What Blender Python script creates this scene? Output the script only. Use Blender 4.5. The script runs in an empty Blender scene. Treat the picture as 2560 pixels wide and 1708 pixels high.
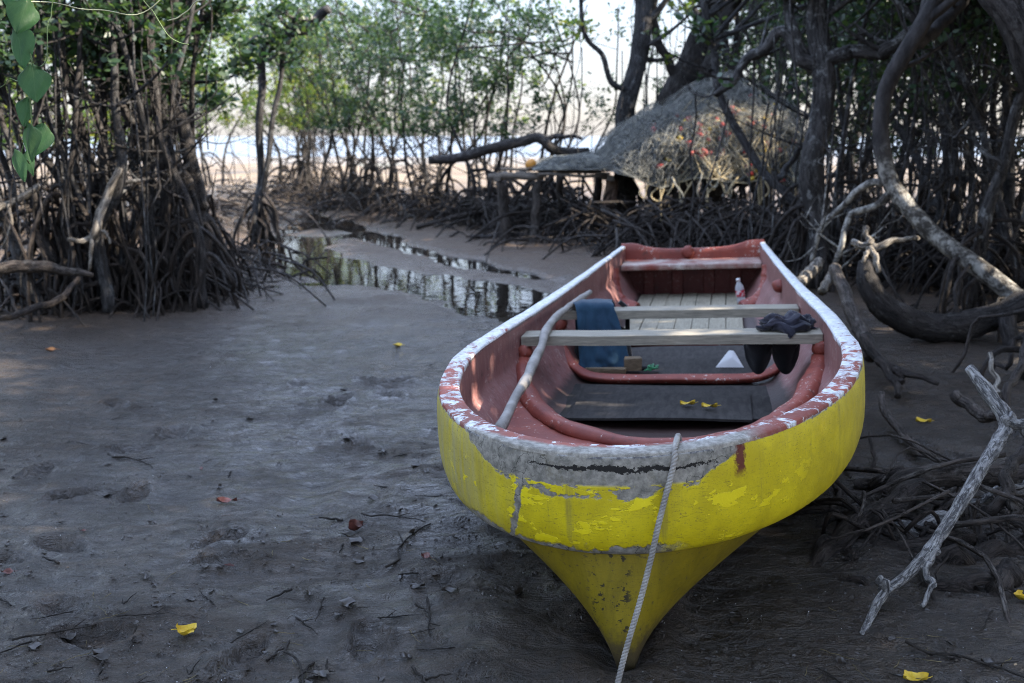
import bpy, math, random
import numpy as np
from mathutils import Vector, Matrix
C = bpy.context.scene
COL = C.collection
R = math.radians

# ------------------------------------------------------------ camera
FPX, PITCH, CAMH = 2489.0, math.atan((854 - 341) / 2489.0), 1.6
cd = bpy.data.cameras.new('camera'); cam = bpy.data.objects.new('camera', cd); COL.objects.link(cam)
cd.sensor_width = 36.0; cd.lens = 36.0 * FPX / 2560
cam.location = (0, 0, CAMH); cam.rotation_euler = (math.pi / 2 - PITCH, 0, 0)
cd.clip_start = 0.05; cd.clip_end = 20000
cd.dof.use_dof = True; cd.dof.focus_distance = 3.15; cd.dof.aperture_fstop = 3.2
C.camera = cam
C.render.resolution_x, C.render.resolution_y = 1024, 683

# ------------------------------------------------------------ light
SUN_AZ, SUN_EL = R(101), R(36)
SUN_DIR = np.array([math.sin(SUN_AZ) * math.cos(SUN_EL), math.cos(SUN_AZ) * math.cos(SUN_EL), math.sin(SUN_EL)])
W = bpy.data.worlds.new('World'); C.world = W; W.use_nodes = True
nt = W.node_tree; nt.nodes.clear()
wo = nt.nodes.new('ShaderNodeOutputWorld'); bg = nt.nodes.new('ShaderNodeBackground')
sk = nt.nodes.new('ShaderNodeTexSky'); sk.sky_type = 'NISHITA'; sk.sun_disc = False
sk.sun_elevation = SUN_EL; sk.sun_rotation = SUN_AZ; sk.dust_density = 2.0; sk.air_density = 1.0; sk.ozone_density = 1.5
bg.inputs['Strength'].default_value = 0.12
veil = nt.nodes.new('ShaderNodeMix'); veil.data_type = 'RGBA'          # veil over the clear sky, its unseen zenith brightened to light the boat
veil.inputs[0].default_value = 0.72
tc = nt.nodes.new('ShaderNodeTexCoord'); sx = nt.nodes.new('ShaderNodeSeparateXYZ'); vr = nt.nodes.new('ShaderNodeValToRGB')
nt.links.new(tc.outputs['Generated'], sx.inputs[0]); nt.links.new(sx.outputs['Z'], vr.inputs['Fac'])
cr = vr.color_ramp; cr.elements.new(0.16)
for el, (ps, cl) in zip(cr.elements, ((0.02, (2.05, 1.92, 1.88)), (0.13, (2.35, 2.65, 3.3)), (0.42, (4.4, 5.4, 7.8)))): el.position = ps; el.color = (*cl, 1)
nt.links.new(vr.outputs[0], veil.inputs[7])
nt.links.new(sk.outputs[0], veil.inputs[6]); nt.links.new(veil.outputs[2], bg.inputs['Color']); nt.links.new(bg.outputs[0], wo.inputs['Surface'])
sl = bpy.data.lights.new('sun', 'SUN'); sl.energy = 4.5; sl.angle = R(0.5); sl.color = (1.0, 0.88, 0.72)
so = bpy.data.objects.new('sun', sl); COL.objects.link(so)
so.rotation_euler = Vector(SUN_DIR).to_track_quat('Z', 'Y').to_euler()
C.view_settings.view_transform = 'Standard'; C.view_settings.look = 'None'
C.view_settings.exposure = 2.1; C.view_settings.gamma = 1.0
C.render.engine = 'CYCLES'
C.cycles.use_denoising = True; C.cycles.denoising_prefilter = 'NONE'; C.cycles.use_adaptive_sampling = False
C.cycles.filter_width = 1.0
C.cycles.max_bounces = 6; C.cycles.diffuse_bounces = 3; C.cycles.glossy_bounces = 3
C.cycles.transparent_max_bounces = 4; C.cycles.caustics_reflective = False; C.cycles.caustics_refractive = False

# ------------------------------------------------------------ helpers
RNG = np.random.default_rng(7)
random.seed(7)
CP, SP = math.cos(PITCH), math.sin(PITCH)

def at(xd, yd, Y):
    """a point on the line of sight through a spot of the 2350 px wide picture, at forward distance Y"""
    x, y = xd * 1.08936, yd * 1.08936
    cx, cy = (x - 1280) / FPX, -(y - 854) / FPX
    d = np.array([cx, CP + cy * SP, -SP + cy * CP])
    return np.array([0, 0, CAMH]) + d * (Y / d[1])

def gp(xd, yd):
    """where that line of sight meets the ground"""
    x, y = xd * 1.08936, yd * 1.08936
    Y = CAMH / math.tan(PITCH + math.atan((y - 854) / FPX))
    return np.array([(x - 1280) / FPX * (Y * CP + CAMH * SP), Y])

_T = np.random.default_rng(3).random((256, 256))
def vnoise(x, y):
    x = np.asarray(x, float); y = np.asarray(y, float)
    xi, yi = np.floor(x).astype(int), np.floor(y).astype(int)
    fx, fy = x - xi, y - yi
    fx = fx * fx * (3 - 2 * fx); fy = fy * fy * (3 - 2 * fy)
    g = lambda a, b: _T[a & 255, b & 255]
    return (g(xi, yi) * (1 - fx) + g(xi + 1, yi) * fx) * (1 - fy) + (g(xi, yi + 1) * (1 - fx) + g(xi + 1, yi + 1) * fx) * fy - 0.5
def fbm(x, y, o=4):
    s, a = 0, 1.0
    for i in range(o):
        s = s + a * vnoise(x * 2 ** i + 17.3 * i, y * 2 ** i + 5.1 * i); a *= 0.5
    return s

GR = np.random.default_rng(99)
class MB:
    """collects quads / triangles / n-gons and links them as one mesh object"""
    def __init__(self): self.v = []; self.f = []; self.n = 0; self.g = []; self.has = False
    def add(self, verts, faces, grain=None):
        verts = np.asarray(verts, float).reshape(-1, 3)
        faces = np.asarray(faces, int)
        self.v.append(verts); self.f.append(faces + self.n); self.n += len(verts)
        self.g.append(np.zeros((len(verts), 3)) if grain is None else grain.reshape(-1, 3))
    def grid(self, P, closed=False, grain=None):
        """P: rows x cols x 3"""
        P = np.asarray(P, float); r, c = P.shape[:2]
        i = np.arange(r - 1)[:, None]; j = np.arange(c if closed else c - 1)[None, :]
        a = i * c + j; b = i * c + (j + 1) % c
        F = np.stack([a, b, b + c, a + c], -1).reshape(-1, 4)
        self.add(P.reshape(-1, 3), F, grain)
    def tube(self, path, rad, m=7, cap=True, rough=0.0, rng=RNG, flat=None, sq=1.0):
        path = np.asarray(path, float); n = len(path)
        rad = np.broadcast_to(np.asarray(rad, float), (n,))
        t = np.gradient(path, axis=0); t /= np.linalg.norm(t, axis=1)[:, None] + 1e-12
        ref = np.array([0.3, 0.5, 0.81]) if abs(t[0] @ np.array([0.3, 0.5, 0.81])) < 0.9 else np.array([1.0, 0, 0])
        u = np.cross(t[0], ref); u /= np.linalg.norm(u)
        U = np.empty_like(path)
        for k in range(n):
            u = u - (u @ t[k]) * t[k]; u /= np.linalg.norm(u) + 1e-12; U[k] = u
        Wv = np.cross(t, U)
        a = np.linspace(0, 2 * np.pi, m, endpoint=False)
        rr = rad[:, None] * np.ones(m)
        if rough: rr = rr * (1 + rough * (rng.random((n, m)) - 0.5))
        ca, sa = np.sign(np.cos(a)) * np.abs(np.cos(a)) ** sq, np.sign(np.sin(a)) * np.abs(np.sin(a)) ** sq
        P = path[:, None] + rr[..., None] * (ca[None, :, None] * U[:, None] + sa[None, :, None] * Wv[:, None])
        ln = np.concatenate([[0], np.cumsum(np.linalg.norm(np.diff(path, axis=0), axis=1))])
        off = GR.uniform(0, 40, 3)                       # grain runs along the wood, a fresh piece for every limb
        G = np.stack(np.broadcast_arrays(rr * np.cos(a), rr * np.sin(a), ln[:, None] * 0.16), -1) + off
        self.has = True
        if flat: P = path[:, None] + (P - path[:, None]) * np.array(flat)
        if cap:
            P = np.concatenate([np.repeat(path[:1, None], m, 1) , P, np.repeat(path[-1:, None], m, 1)], 0)
            G = np.concatenate([G[:1], G, G[-1:]], 0)
        self.grid(P, True, G)
    def box(self, lo, hi, jit=0.0, rot=None, at_=(0, 0, 0)):
        lo, hi = np.array(lo, float), np.array(hi, float)
        v = np.array([[x, y, z] for z in (0, 1) for y in (0, 1) for x in (0, 1)], float) * (hi - lo) + lo
        if jit: v += RNG.normal(0, jit, v.shape)
        if rot is not None: v = v @ np.array(rot).T
        v = v + np.array(at_)
        self.add(v, [[0, 2, 3, 1], [4, 5, 7, 6], [0, 1, 5, 4], [2, 6, 7, 3], [0, 4, 6, 2], [1, 3, 7, 5]])
    def mesh(self, name, mat, smooth=True):
        me = bpy.data.meshes.new(name)
        V = np.concatenate(self.v); me.vertices.add(len(V)); me.vertices.foreach_set('co', V.ravel())
        lt = np.concatenate([np.full(len(f), f.shape[1]) for f in self.f])
        li = np.concatenate([f.ravel() for f in self.f])
        me.loops.add(len(li)); me.loops.foreach_set('vertex_index', li)
        me.polygons.add(len(lt)); me.polygons.foreach_set('loop_start', np.concatenate([[0], np.cumsum(lt)[:-1]]))
        me.polygons.foreach_set('use_smooth', np.full(len(lt), smooth))
        me.update(calc_edges=True)
        if self.has:
            ga = me.attributes.new('grain', 'FLOAT_VECTOR', 'POINT'); ga.data.foreach_set('vector', np.concatenate(self.g).astype(np.float32).ravel())
        me.validate()
        if mat: me.materials.append(mat)
        return me
    def build(self, name, mat, parent=None, smooth=True, bevel=0.0):
        o = bpy.data.objects.new(name, self.mesh(name, mat, smooth)); COL.objects.link(o)
        if parent: o.parent = parent
        if bevel:
            b = o.modifiers.new('bevel', 'BEVEL'); b.width = bevel; b.segments = 2; b.limit_method = 'ANGLE'
        return o

def tag(o, label=None, cat=None, group=None, kind=None):
    if label: o['label'] = label
    if cat: o['category'] = cat
    if group: o['group'] = group
    if kind: o['kind'] = kind
    return o
def empty(name, loc, label, cat, group=None):
    o = bpy.data.objects.new(name, None); COL.objects.link(o); o.location = tuple(float(v) for v in loc)
    o.empty_display_size = 0.1
    return tag(o, label, cat, group)
def smooth_path(pts, n=30):
    """Catmull-Rom through the points (any number of columns)"""
    P = np.asarray(pts, float)
    P = np.vstack([2 * P[0] - P[1], P, 2 * P[-1] - P[-2]])
    k = len(P) - 3; T = np.linspace(0, k - 1e-9, n); out = []
    for t in T:
        i = int(t); f = t - i; p0, p1, p2, p3 = P[i:i + 4]
        out.append(0.5 * ((2 * p1) + (p2 - p0) * f + (2 * p0 - 5 * p1 + 4 * p2 - p3) * f * f + (3 * p1 - p0 - 3 * p2 + p3) * f ** 3))
    return np.array(out)
def wob(path, amp, rng, freq=3):
    n = len(path); t = np.linspace(0, 1, n)
    env = np.minimum(1, np.minimum(t * 6, 1))
    q = path.copy()
    for ax in range(3):
        q[:, ax] += amp * env * sum(rng.normal() / k * np.sin(2 * np.pi * (k * freq * 0.33 * t + rng.random())) for k in (1, 2, 3))
    return q

# ------------------------------------------------------------ materials
class Mat:
    """small wrapper round a node tree"""
    def __init__(self, name):
        self.m = bpy.data.materials.new(name); self.m.use_nodes = True
        self.t = self.m.node_tree; self.t.nodes.clear()
        self.out = self.t.nodes.new('ShaderNodeOutputMaterial')
    def n(self, kind, **kw):
        nd = self.t.nodes.new(kind)
        for k, v in kw.items():
            if k in nd.inputs.keys():
                if isinstance(v, bpy.types.NodeSocket): self.t.links.new(v, nd.inputs[k])
                else: nd.inputs[k].default_value = v
            else: setattr(nd, k, v)
        return nd
    def l(self, a, b): self.t.links.new(a, b)
    def obj(self): return self.n('ShaderNodeTexCoord').outputs['Object']
    def pos(self): return self.n('ShaderNodeNewGeometry').outputs['Position']
    def mapped(self, vec, scale):
        return self.n('ShaderNodeMapping', Vector=vec, Scale=scale).outputs[0]
    def noise(self, vec, scale, detail=4, rough=0.55, dist=0.0):
        return self.n('ShaderNodeTexNoise', Vector=vec, Scale=scale, Detail=detail, Roughness=rough, Distortion=dist).outputs['Fac']
    def ramp(self, fac, stops, interp='LINEAR'):
        r = self.n('ShaderNodeValToRGB', Fac=fac); r.color_ramp.interpolation = interp
        e = r.color_ramp.elements
        while len(e) < len(stops): e.new(0.5)
        for el, (p, c) in zip(e, stops):
            el.position = p; el.color = (*c, 1) if not isinstance(c, (int, float)) else (c, c, c, 1)
        return r.outputs[0]
    def mix(self, fac, a, b, mode='MIX'):
        nd = self.n('ShaderNodeMix', data_type='RGBA', blend_type=mode)
        for s, v in ((nd.inputs[0], fac), (nd.inputs[6], a), (nd.inputs[7], b)):
            if isinstance(v, bpy.types.NodeSocket): self.l(v, s)
            elif isinstance(v, (int, float)) and s.type == 'RGBA': s.default_value = (v, v, v, 1)
            elif isinstance(v, (int, float)): s.default_value = v
            else: s.default_value = (*v, 1)
        return nd.outputs[2]
    def math(self, op, a, b=0.0, c=None, clamp=False):
        nd = self.n('ShaderNodeMath', operation=op, use_clamp=clamp)
        for s, v in zip(nd.inputs, (a, b) if c is None else (a, b, c)):
            if isinstance(v, bpy.types.NodeSocket): self.l(v, s)
            else: s.default_value = v
        return nd.outputs[0]
    def xyz(self, vec):
        s = self.n('ShaderNodeSeparateXYZ', Vector=vec); return s.outputs
    def step(self, v, lo, hi):
        nd = self.n('ShaderNodeMapRange', clamp=True)
        nd.interpolation_type = 'SMOOTHSTEP'
        self.l(v, nd.inputs[0]); nd.inputs[1].default_value = lo; nd.inputs[2].default_value = hi
        return nd.outputs[0]
    def bump(self, h, strength=0.3, dist=0.02, normal=None):
        b = self.n('ShaderNodeBump', Height=h, Strength=strength, Distance=dist)
        if normal: self.l(normal, b.inputs['Normal'])
        return b.outputs[0]
    def surf(self, color, rough=0.6, normal=None, spec=0.5, metal=0.0, **kw):
        p = self.n('ShaderNodeBsdfPrincipled')
        for nm, v in (('Base Color', color), ('Roughness', rough), ('Specular IOR Level', spec), ('Metallic', metal), *kw.items()):
            s = p.inputs[nm]
            if isinstance(v, bpy.types.NodeSocket): self.l(v, s)
            elif isinstance(v, tuple) and len(v) == 3: s.default_value = (*v, 1)
            else: s.default_value = v
        if normal: self.l(normal, p.inputs['Normal'])
        self.l(p.outputs[0], self.out.inputs[0]); return p
    def rand(self): return self.n('ShaderNodeNewGeometry').outputs['Random Per Island']

def bark(name, dark, light, scale=18, lich=0.0, lichc=(0.42, 0.43, 0.40), rough=0.75, crack=0.75):
    m = Mat(name); o = m.pos(); g = m.n('ShaderNodeAttribute', attribute_name='grain').outputs['Vector']
    n1 = m.noise(g, scale * 2.6, 6, 0.68, 0.5); n2 = m.noise(o, scale * 0.25, 4); nf = m.noise(g, scale * 7, 5, 0.7)
    c = m.mix(m.step(n1, 0.34, 0.66), dark, light)
    c = m.mix(m.math('MULTIPLY', m.step(n2, 0.5, 0.75), 0.6), c, tuple(x * 0.55 for x in dark))
    if lich:
        n3 = m.noise(o, scale * 0.6, 6, 0.75)
        c = m.mix(m.math('MULTIPLY', m.step(n3, 0.53, 0.62), lich), c, lichc)
    fis = m.step(m.math('ABSOLUTE', m.math('SUBTRACT', m.noise(g, scale * 1.7, 4, 0.6, 0.8), 0.5)), 0.035, 0.008)     # cracks running along the wood
    c = m.mix(m.math('MULTIPLY', fis, crack), c, tuple(x * 0.35 for x in dark))
    h = m.math('ADD', n1, m.math('ADD', m.math('MULTIPLY', nf, 0.5), m.math('MULTIPLY', fis, -0.8)))
    m.surf(c, rough, m.bump(h, 0.8, 0.02), 0.3)
    return m.m
M = {}
M['bark'] = bark('mangrove_bark', (0.020, 0.0195, 0.021), (0.070, 0.068, 0.070), 14, 0.4, (0.20, 0.21, 0.215))
M['bark_pale'] = bark('pale_lichen_bark', (0.030, 0.028, 0.028), (0.085, 0.08, 0.078), 12, 0.8, (0.25, 0.255, 0.25))
M['bark_dark'] = bark('dark_bark', (0.016, 0.014, 0.014), (0.052, 0.046, 0.044), 12, 0.3, (0.16, 0.16, 0.16))
M['root'] = bark('wet_root_bark', (0.013, 0.010, 0.009), (0.050, 0.038, 0.032), 22, 0.10, (0.2, 0.19, 0.17), rough=0.55)
M['root_grey'] = bark('dry_root_bark', (0.032, 0.026, 0.023), (0.105, 0.086, 0.075), 20, 0.3, (0.26, 0.25, 0.23))
M['driftwood'] = bark('bleached_driftwood', (0.10, 0.10, 0.105), (0.40, 0.39, 0.38), 26, 0.5, (0.52, 0.52, 0.52), 0.85)
M['deadwood'] = bark('bleached_dead_branch', (0.11, 0.095, 0.08), (0.30, 0.275, 0.24), 14, 0.3, (0.38, 0.36, 0.33), 0.85)

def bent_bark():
    m = Mat('lit_lichen_bark'); o = m.pos(); z = m.xyz(o)[2]; n1 = m.noise(m.mapped(o, (1, 1, 0.35)), 14, 6, 0.65); n2 = m.noise(o, 5, 5, 0.7)
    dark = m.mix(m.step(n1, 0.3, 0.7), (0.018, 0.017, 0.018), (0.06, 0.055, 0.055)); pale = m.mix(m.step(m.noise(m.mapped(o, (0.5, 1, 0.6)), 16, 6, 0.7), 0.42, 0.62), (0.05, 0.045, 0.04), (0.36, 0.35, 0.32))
    k = m.step(m.math('ADD', z, m.math('MULTIPLY', m.math('SUBTRACT', n2, 0.5), 0.8)), 1.62, 1.28)  # lower trunk paler: lichen, and the light on it painted in
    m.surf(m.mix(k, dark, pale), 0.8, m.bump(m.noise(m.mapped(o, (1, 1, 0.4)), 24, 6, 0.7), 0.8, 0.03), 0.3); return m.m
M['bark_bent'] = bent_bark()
def leafmat(name, cols, trans, tmix=0.45, rough=0.42):
    m = Mat(name); r = m.rand()
    c = m.ramp(r, [(i / (len(cols) - 1), k) for i, k in enumerate(cols)])
    tc = m.ramp(r, [(i / (len(trans) - 1), k) for i, k in enumerate(trans)])
    p = m.surf(c, rough, None, 0.5)
    tr = m.n('ShaderNodeBsdfTranslucent', Color=tc)
    mx = m.n('ShaderNodeMixShader', Fac=tmix); m.l(p.outputs[0], mx.inputs[1]); m.l(tr.outputs[0], mx.inputs[2])
    m.l(mx.outputs[0], m.out.inputs[0]); return m.m
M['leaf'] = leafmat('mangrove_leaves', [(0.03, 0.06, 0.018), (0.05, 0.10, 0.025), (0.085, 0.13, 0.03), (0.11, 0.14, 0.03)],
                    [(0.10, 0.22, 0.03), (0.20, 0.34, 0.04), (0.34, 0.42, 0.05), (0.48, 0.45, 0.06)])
M['leaf_shaded'] = leafmat('shaded_mangrove_leaves', [(0.016, 0.036, 0.022), (0.026, 0.055, 0.03), (0.042, 0.075, 0.032)],
                         [(0.05, 0.13, 0.04), (0.09, 0.19, 0.045), (0.17, 0.26, 0.05)], 0.28)  # darker copy of the leaves, shade painted into the colour
M['leaf_vine'] = leafmat('vine_leaves', [(0.045, 0.12, 0.04), (0.06, 0.15, 0.05)], [(0.12, 0.32, 0.07), (0.15, 0.36, 0.08)], 0.45, 0.5)

def ground_mat():
    m = Mat('wet_mud'); p = m.pos(); x, y, z = m.xyz(p)
    n1 = m.noise(p, 2.2, 6, 0.6, 0.4); n2 = m.noise(p, 17, 6, 0.7, 0.6); n3 = m.noise(p, 0.6, 4, 0.6, 0.6)
    n4 = m.noise(p, 190, 2, 0.5); n5 = m.noise(p, 60, 4, 0.7)
    mud = m.mix(m.step(n1, 0.3, 0.7), (0.021, 0.0135, 0.0087), (0.047, 0.033, 0.0225))
    mud = m.mix(m.math('MULTIPLY', m.step(n2, 0.48, 0.60), 0.85), mud, (0.015, 0.0105, 0.0075))
    mud = m.mix(m.math('MULTIPLY', m.step(n5, 0.55, 0.64), 0.65), mud, (0.010, 0.008, 0.007))
    mud = m.mix(m.math('MULTIPLY', m.step(n4, 0.64, 0.74), 0.6), mud, (0.19, 0.17, 0.15))
    sand = m.mix(m.step(m.noise(p, 0.35, 5), 0.35, 0.7), (0.16, 0.108, 0.055), (0.27, 0.195, 0.11))
    far = m.step(m.math('ADD', y, m.math('MULTIPLY', m.math('SUBTRACT', n3, 0.5), 10.0)), 20, 34)
    mid = m.step(m.math('ADD', y, m.math('MULTIPLY', m.math('SUBTRACT', n3, 0.5), 5.0)), 6.5, 12.5)
    c = m.mix(m.math('MULTIPLY', mid, 0.6), mud, (0.17, 0.12, 0.085))
    c = m.mix(far, c, sand)
    r1 = m.noise(m.mapped(p, (1, 1.8, 1)), 1.5, 6, 0.68, 0.9)
    seep = m.math('MULTIPLY', m.step(m.math('ABSOLUTE', m.math('ADD', x, 0.7)), 2.2, 0.5), m.step(m.math('ABSOLUTE', m.math('SUBTRACT', y, 5.2)), 3.4, 0.8))
    wet = m.math('MULTIPLY', m.step(m.math('SUBTRACT', r1, m.math('MULTIPLY', seep, 0.12)), 0.50, 0.36), m.math('SUBTRACT', 1.0, m.math('MULTIPLY', far, 0.6)))
    wet = m.math('MULTIPLY', wet, m.math('ADD', 0.35, m.math('MULTIPLY', m.math('MAXIMUM', seep, mid), 0.65)))
    low = m.step(z, 0.035, -0.02)
    wet = m.math('MAXIMUM', wet, m.math('MULTIPLY', low, 0.8))
    b1 = m.noise(m.mapped(p, (1, 1.9, 1)), 9, 6, 0.66, 0.7); b2 = m.noise(p, 55, 5, 0.65)
    h = m.math('ADD', b1, m.math('ADD', m.math('MULTIPLY', b2, 0.3), m.math('MULTIPLY', n2, -0.35)))
    nb = m.bump(h, 1.0, 0.06)
    nc = m.bump(m.math('ADD', b1, m.math('MULTIPLY', b2, 0.12)), 1.0, 0.045)
    q = m.surf(c, m.ramp(r1, [(0.35, 0.38), (0.7, 0.75)]), nb, 0.4)
    m.l(wet, q.inputs['Coat Weight']); q.inputs['Coat Roughness'].default_value = 0.06; q.inputs['Coat IOR'].default_value = 1.5; m.l(nc, q.inputs['Coat Normal'])
    return m.m
M['mud'] = ground_mat()
def water_mat(name, col, rough, scale, st, dist=0.01):
    m = Mat(name); p = m.pos()
    n = m.noise(m.mapped(p, (1, 1.0, 1)), scale, 3, 0.5, 0.3)
    m.surf(col, rough, m.bump(n, st, dist), 0.6, **{'IOR': 1.33})
    return m.m
M['water'] = water_mat('creek_water', (0.012, 0.010, 0.008), 0.012, 5.0, 0.3, 0.007)
M['sea'] = water_mat('sea_water', (0.16, 0.19, 0.22), 0.35, 0.8, 0.5, 0.3)

# ------------------------------------------------------------ ground, creek, sea
CH = [([(-7.5, 60), (-5.6, 32), (-4.7, 23), (-3.7, 17.5), (-3.1, 14.2), (-2.6, 12.9), (-1.9, 12.0), (-1.0, 11.2), (-0.3, 10.3), (0.25, 9.6), (1.2, 8.6)], 0.62, 0.085),
      ([(-4.3, 21), (-2.7, 17.4), (-1.9, 15.3), (-1.05, 13.6), (-0.4, 12.6), (0.4, 11.5), (0.9, 10.6), (1.4, 9.6)], 0.26, 0.09)]
def poly_dist(x, y, poly):
    d = np.full(np.shape(x), 1e9)
    for (ax, ay), (bx, by) in zip(poly[:-1], poly[1:]):
        dx, dy = bx - ax, by - ay
        t = np.clip(((x - ax) * dx + (y - ay) * dy) / (dx * dx + dy * dy), 0, 1)
        d = np.minimum(d, np.hypot(x - ax - t * dx, y - ay - t * dy))
    return d
FOOT = [(RNG.uniform(-2.4, 0.2), RNG.uniform(2.6, 6.5), RNG.uniform(0, 3.14)) for _ in range(26)] + \
       [(RNG.uniform(1.7, 2.9), RNG.uniform(3.0, 6.5), RNG.uniform(0, 3.14)) for _ in range(10)]
def ground_z(x, y):
    x = np.asarray(x, float); y = np.asarray(y, float)
    near = np.clip((16 - y) / 6, 0, 1)
    z = 0.045 * fbm(x * 0.55, y * 0.55, 3)
    z = z + near * 0.020 * fbm(x * 3.1 + 4, y * 4.6, 5)
    ridg = 1 - np.abs(2 * fbm(x * 4.5 + 9, y * 6.5 + 2, 2))
    wet = np.exp(-(((x + 0.55) / 1.2) ** 2 + ((y - 3.9) / 1.5) ** 2))
    z = z + near * (0.009 + 0.024 * wet) * (ridg - 0.6)
    rp_ = np.clip((y - 3.6) / 1.5, 0, 1) * np.clip((9.5 - y) / 2, 0, 1) * np.clip(0.5 + 2 * fbm(x * 0.5 + 8, y * 0.4, 2), 0, 1)
    z = z + 0.007 * rp_ * np.sin(52 * y + 9 * fbm(x * 0.9, y * 0.9, 3) + 4 * x)
    for fx, fy, fa in FOOT:
        ux = (x - fx) * math.cos(fa) + (y - fy) * math.sin(fa); uy = -(x - fx) * math.sin(fa) + (y - fy) * math.cos(fa)
        q = (ux / 0.12) ** 2 + (uy / 0.055) ** 2
        z = z - 0.036 * np.exp(-q ** 4) + 0.015 * np.exp(-(q - 1.6) ** 2 * 3)
    for poly, w, dep in CH:
        d = poly_dist(x, y, poly) + 0.42 * fbm(x * 1.6 + 3, y * 1.2, 4)
        ww = w * (1 + np.clip((y - 20) / 20, 0, 2))
        z = z - dep * np.clip(1.25 - d / ww, 0, 1) ** 0.7
    kd = poly_dist(x, y, [(0.325, 2.83), (1.4, 8.0)])
    z = z + np.clip((8 - y) / 2, 0, 1) * (0.045 * np.exp(-((kd - 0.13) / 0.07) ** 2) * (0.7 + 0.9 * fbm(x * 9, y * 9, 3)) - 0.02 * np.exp(-(kd / 0.07) ** 2))
    z = z + 0.15 * np.exp(-(((x + 3.25) / 0.55) ** 2 + ((y - 17.0) / 0.5) ** 2))        # a low hump of sand in the creek
    z = z + 0.10 * np.clip((x + 0.4 * (y - 13) + 0.5) / 2.5, 0, 1) * np.clip((y - 9.5) / 3, 0, 1) * np.clip((60 - y) / 20, 0, 1)
    z = z + 0.10 * np.clip((-x - 3.2) / 2, 0, 1) * np.clip((y - 7.6) / 1.5, 0, 1) * np.clip((60 - y) / 20, 0, 1)
    z = z + np.clip((y - 25) / 10, 0, 1) * 0.07 * fbm(x * 0.16, y * 0.3, 4)
    z = z - 0.6 * np.clip((y - 55) / 60, 0, 1) ** 1.2
    return z
def gz(x, y): return float(ground_z(np.array([x]), np.array([y]))[0])
def g3(p, dz=0.0): return np.array([p[0], p[1], gz(p[0], p[1]) + dz])

ys = np.concatenate([np.arange(0.5, 2.0, 0.08), np.arange(2.0, 7.0, 0.02), np.arange(7.0, 14, 0.045), np.geomspace(14, 400, 170)])
xs_n = np.concatenate([np.arange(-2.6, 3.2, 0.022)])
xs = np.concatenate([-np.geomspace(250, 2.7, 130), xs_n, np.geomspace(3.3, 250, 110)])
GX, GY = np.meshgrid(xs, ys)
mb = MB(); mb.grid(np.stack([GX, GY, ground_z(GX, GY)], -1))
tag(mb.build('mud_ground', M['mud']), kind='structure')
mb = MB(); mb.grid([[(-14, 8.2, -0.028), (4.5, 8.2, -0.028)], [(-14, 62, -0.028), (4.5, 62, -0.028)]])
tag(mb.build('creek_water', M['water']), kind='structure')
mb = MB(); mb.grid([[(-9000, 60, -0.42), (9000, 60, -0.42)], [(-9000, 14000, -0.42), (9000, 14000, -0.42)]])
tag(mb.build('sea', M['sea']), kind='structure')

# ------------------------------------------------------------ the boat
BA, BB = R(11.9), R(2.9)
e_s = np.array([math.sin(BA), math.cos(BA), 0.0])
e_u0 = np.array([math.cos(BA), -math.sin(BA), 0.0])
e_u = math.cos(BB) * e_u0 + math.sin(BB) * np.array([0, 0, 1.0])
e_n = np.cross(e_u, e_s)
HB = 0.71                                            # keel to gunwale
O_top = np.array([0.320, 2.718, 0.71])
BM = Matrix([[*e_u, 0], [*e_s, 0], [*e_n, 0], [0, 0, 0, 1]]).transposed()
BM.translation = Vector(O_top - HB * e_n)
def bw(u, s, z):
    """boat coordinates (z measured from the gunwale) to world"""
    return O_top + u * e_u + s * e_s + z * e_n
boat = empty('fishing_boat', (0, 0, 0), 'weathered yellow open fishing boat with red interior, aground on the mud', 'boat')
boat.matrix_world = BM
L_ = np.array
def cen(s): return -0.06 * np.clip(1 - s / 2.4, 0, 1)
def hw_out(s): return np.interp(s, [1.6, 1.96, 2.44, 3.1, 4.0, 4.83, 5.85], [0.855, 0.84, 0.80, 0.745, 0.687, 0.645, 0.592])
def hw_in(s): return np.interp(s, [1.6, 2.1, 2.9, 4.0, 5.75], [0.775, 0.757, 0.69, 0.632, 0.555])
def outline(fn, b0, s0, tip, send, nb=26, ns=26):
    """from the stern on the -u side round the bow to the stern on the +u side"""
    ph = np.linspace(0, np.pi / 2, nb)
    bu, bs = b0 * np.sin(ph) ** 0.97, tip + (s0 - tip) * (1 - np.cos(ph))
    ss = np.linspace(s0, send, ns)[1:]
    su = fn(ss)
    if len(su) > 4:
        k = np.ones(5) / 5; e = np.concatenate([np.repeat(su[:1], 2), su, np.repeat(su[-1:], 2)]); su = np.convolve(e, k, 'valid')
    u = np.concatenate([bu, su]); s = np.concatenate([bs, ss])
    u = np.concatenate([-u[:0:-1], u]); s = np.concatenate([s[:0:-1], s])
    return u, s
OU, OS = outline(hw_out, 0.855, 1.6, 0.0, 5.85)
IU, IS = outline(hw_in, 0.775, 1.6, 0.10, 5.77)
def norm2(u, s):
    du, ds = np.gradient(u), np.gradient(s); l = np.hypot(du, ds) + 1e-9
    return ds / l, -du / l                          # points outward for this direction of travel
NU, NS = norm2(OU, OS)
NU = -NU if NU[0] > 0 else NU
NS = np.where(True, NS, NS)
if NS[len(NS) // 2] > 0: NS = -NS
def row(u, s, z): return np.stack([u + cen(s), s, np.broadcast_to(z, u.shape) + HB], -1)

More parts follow.
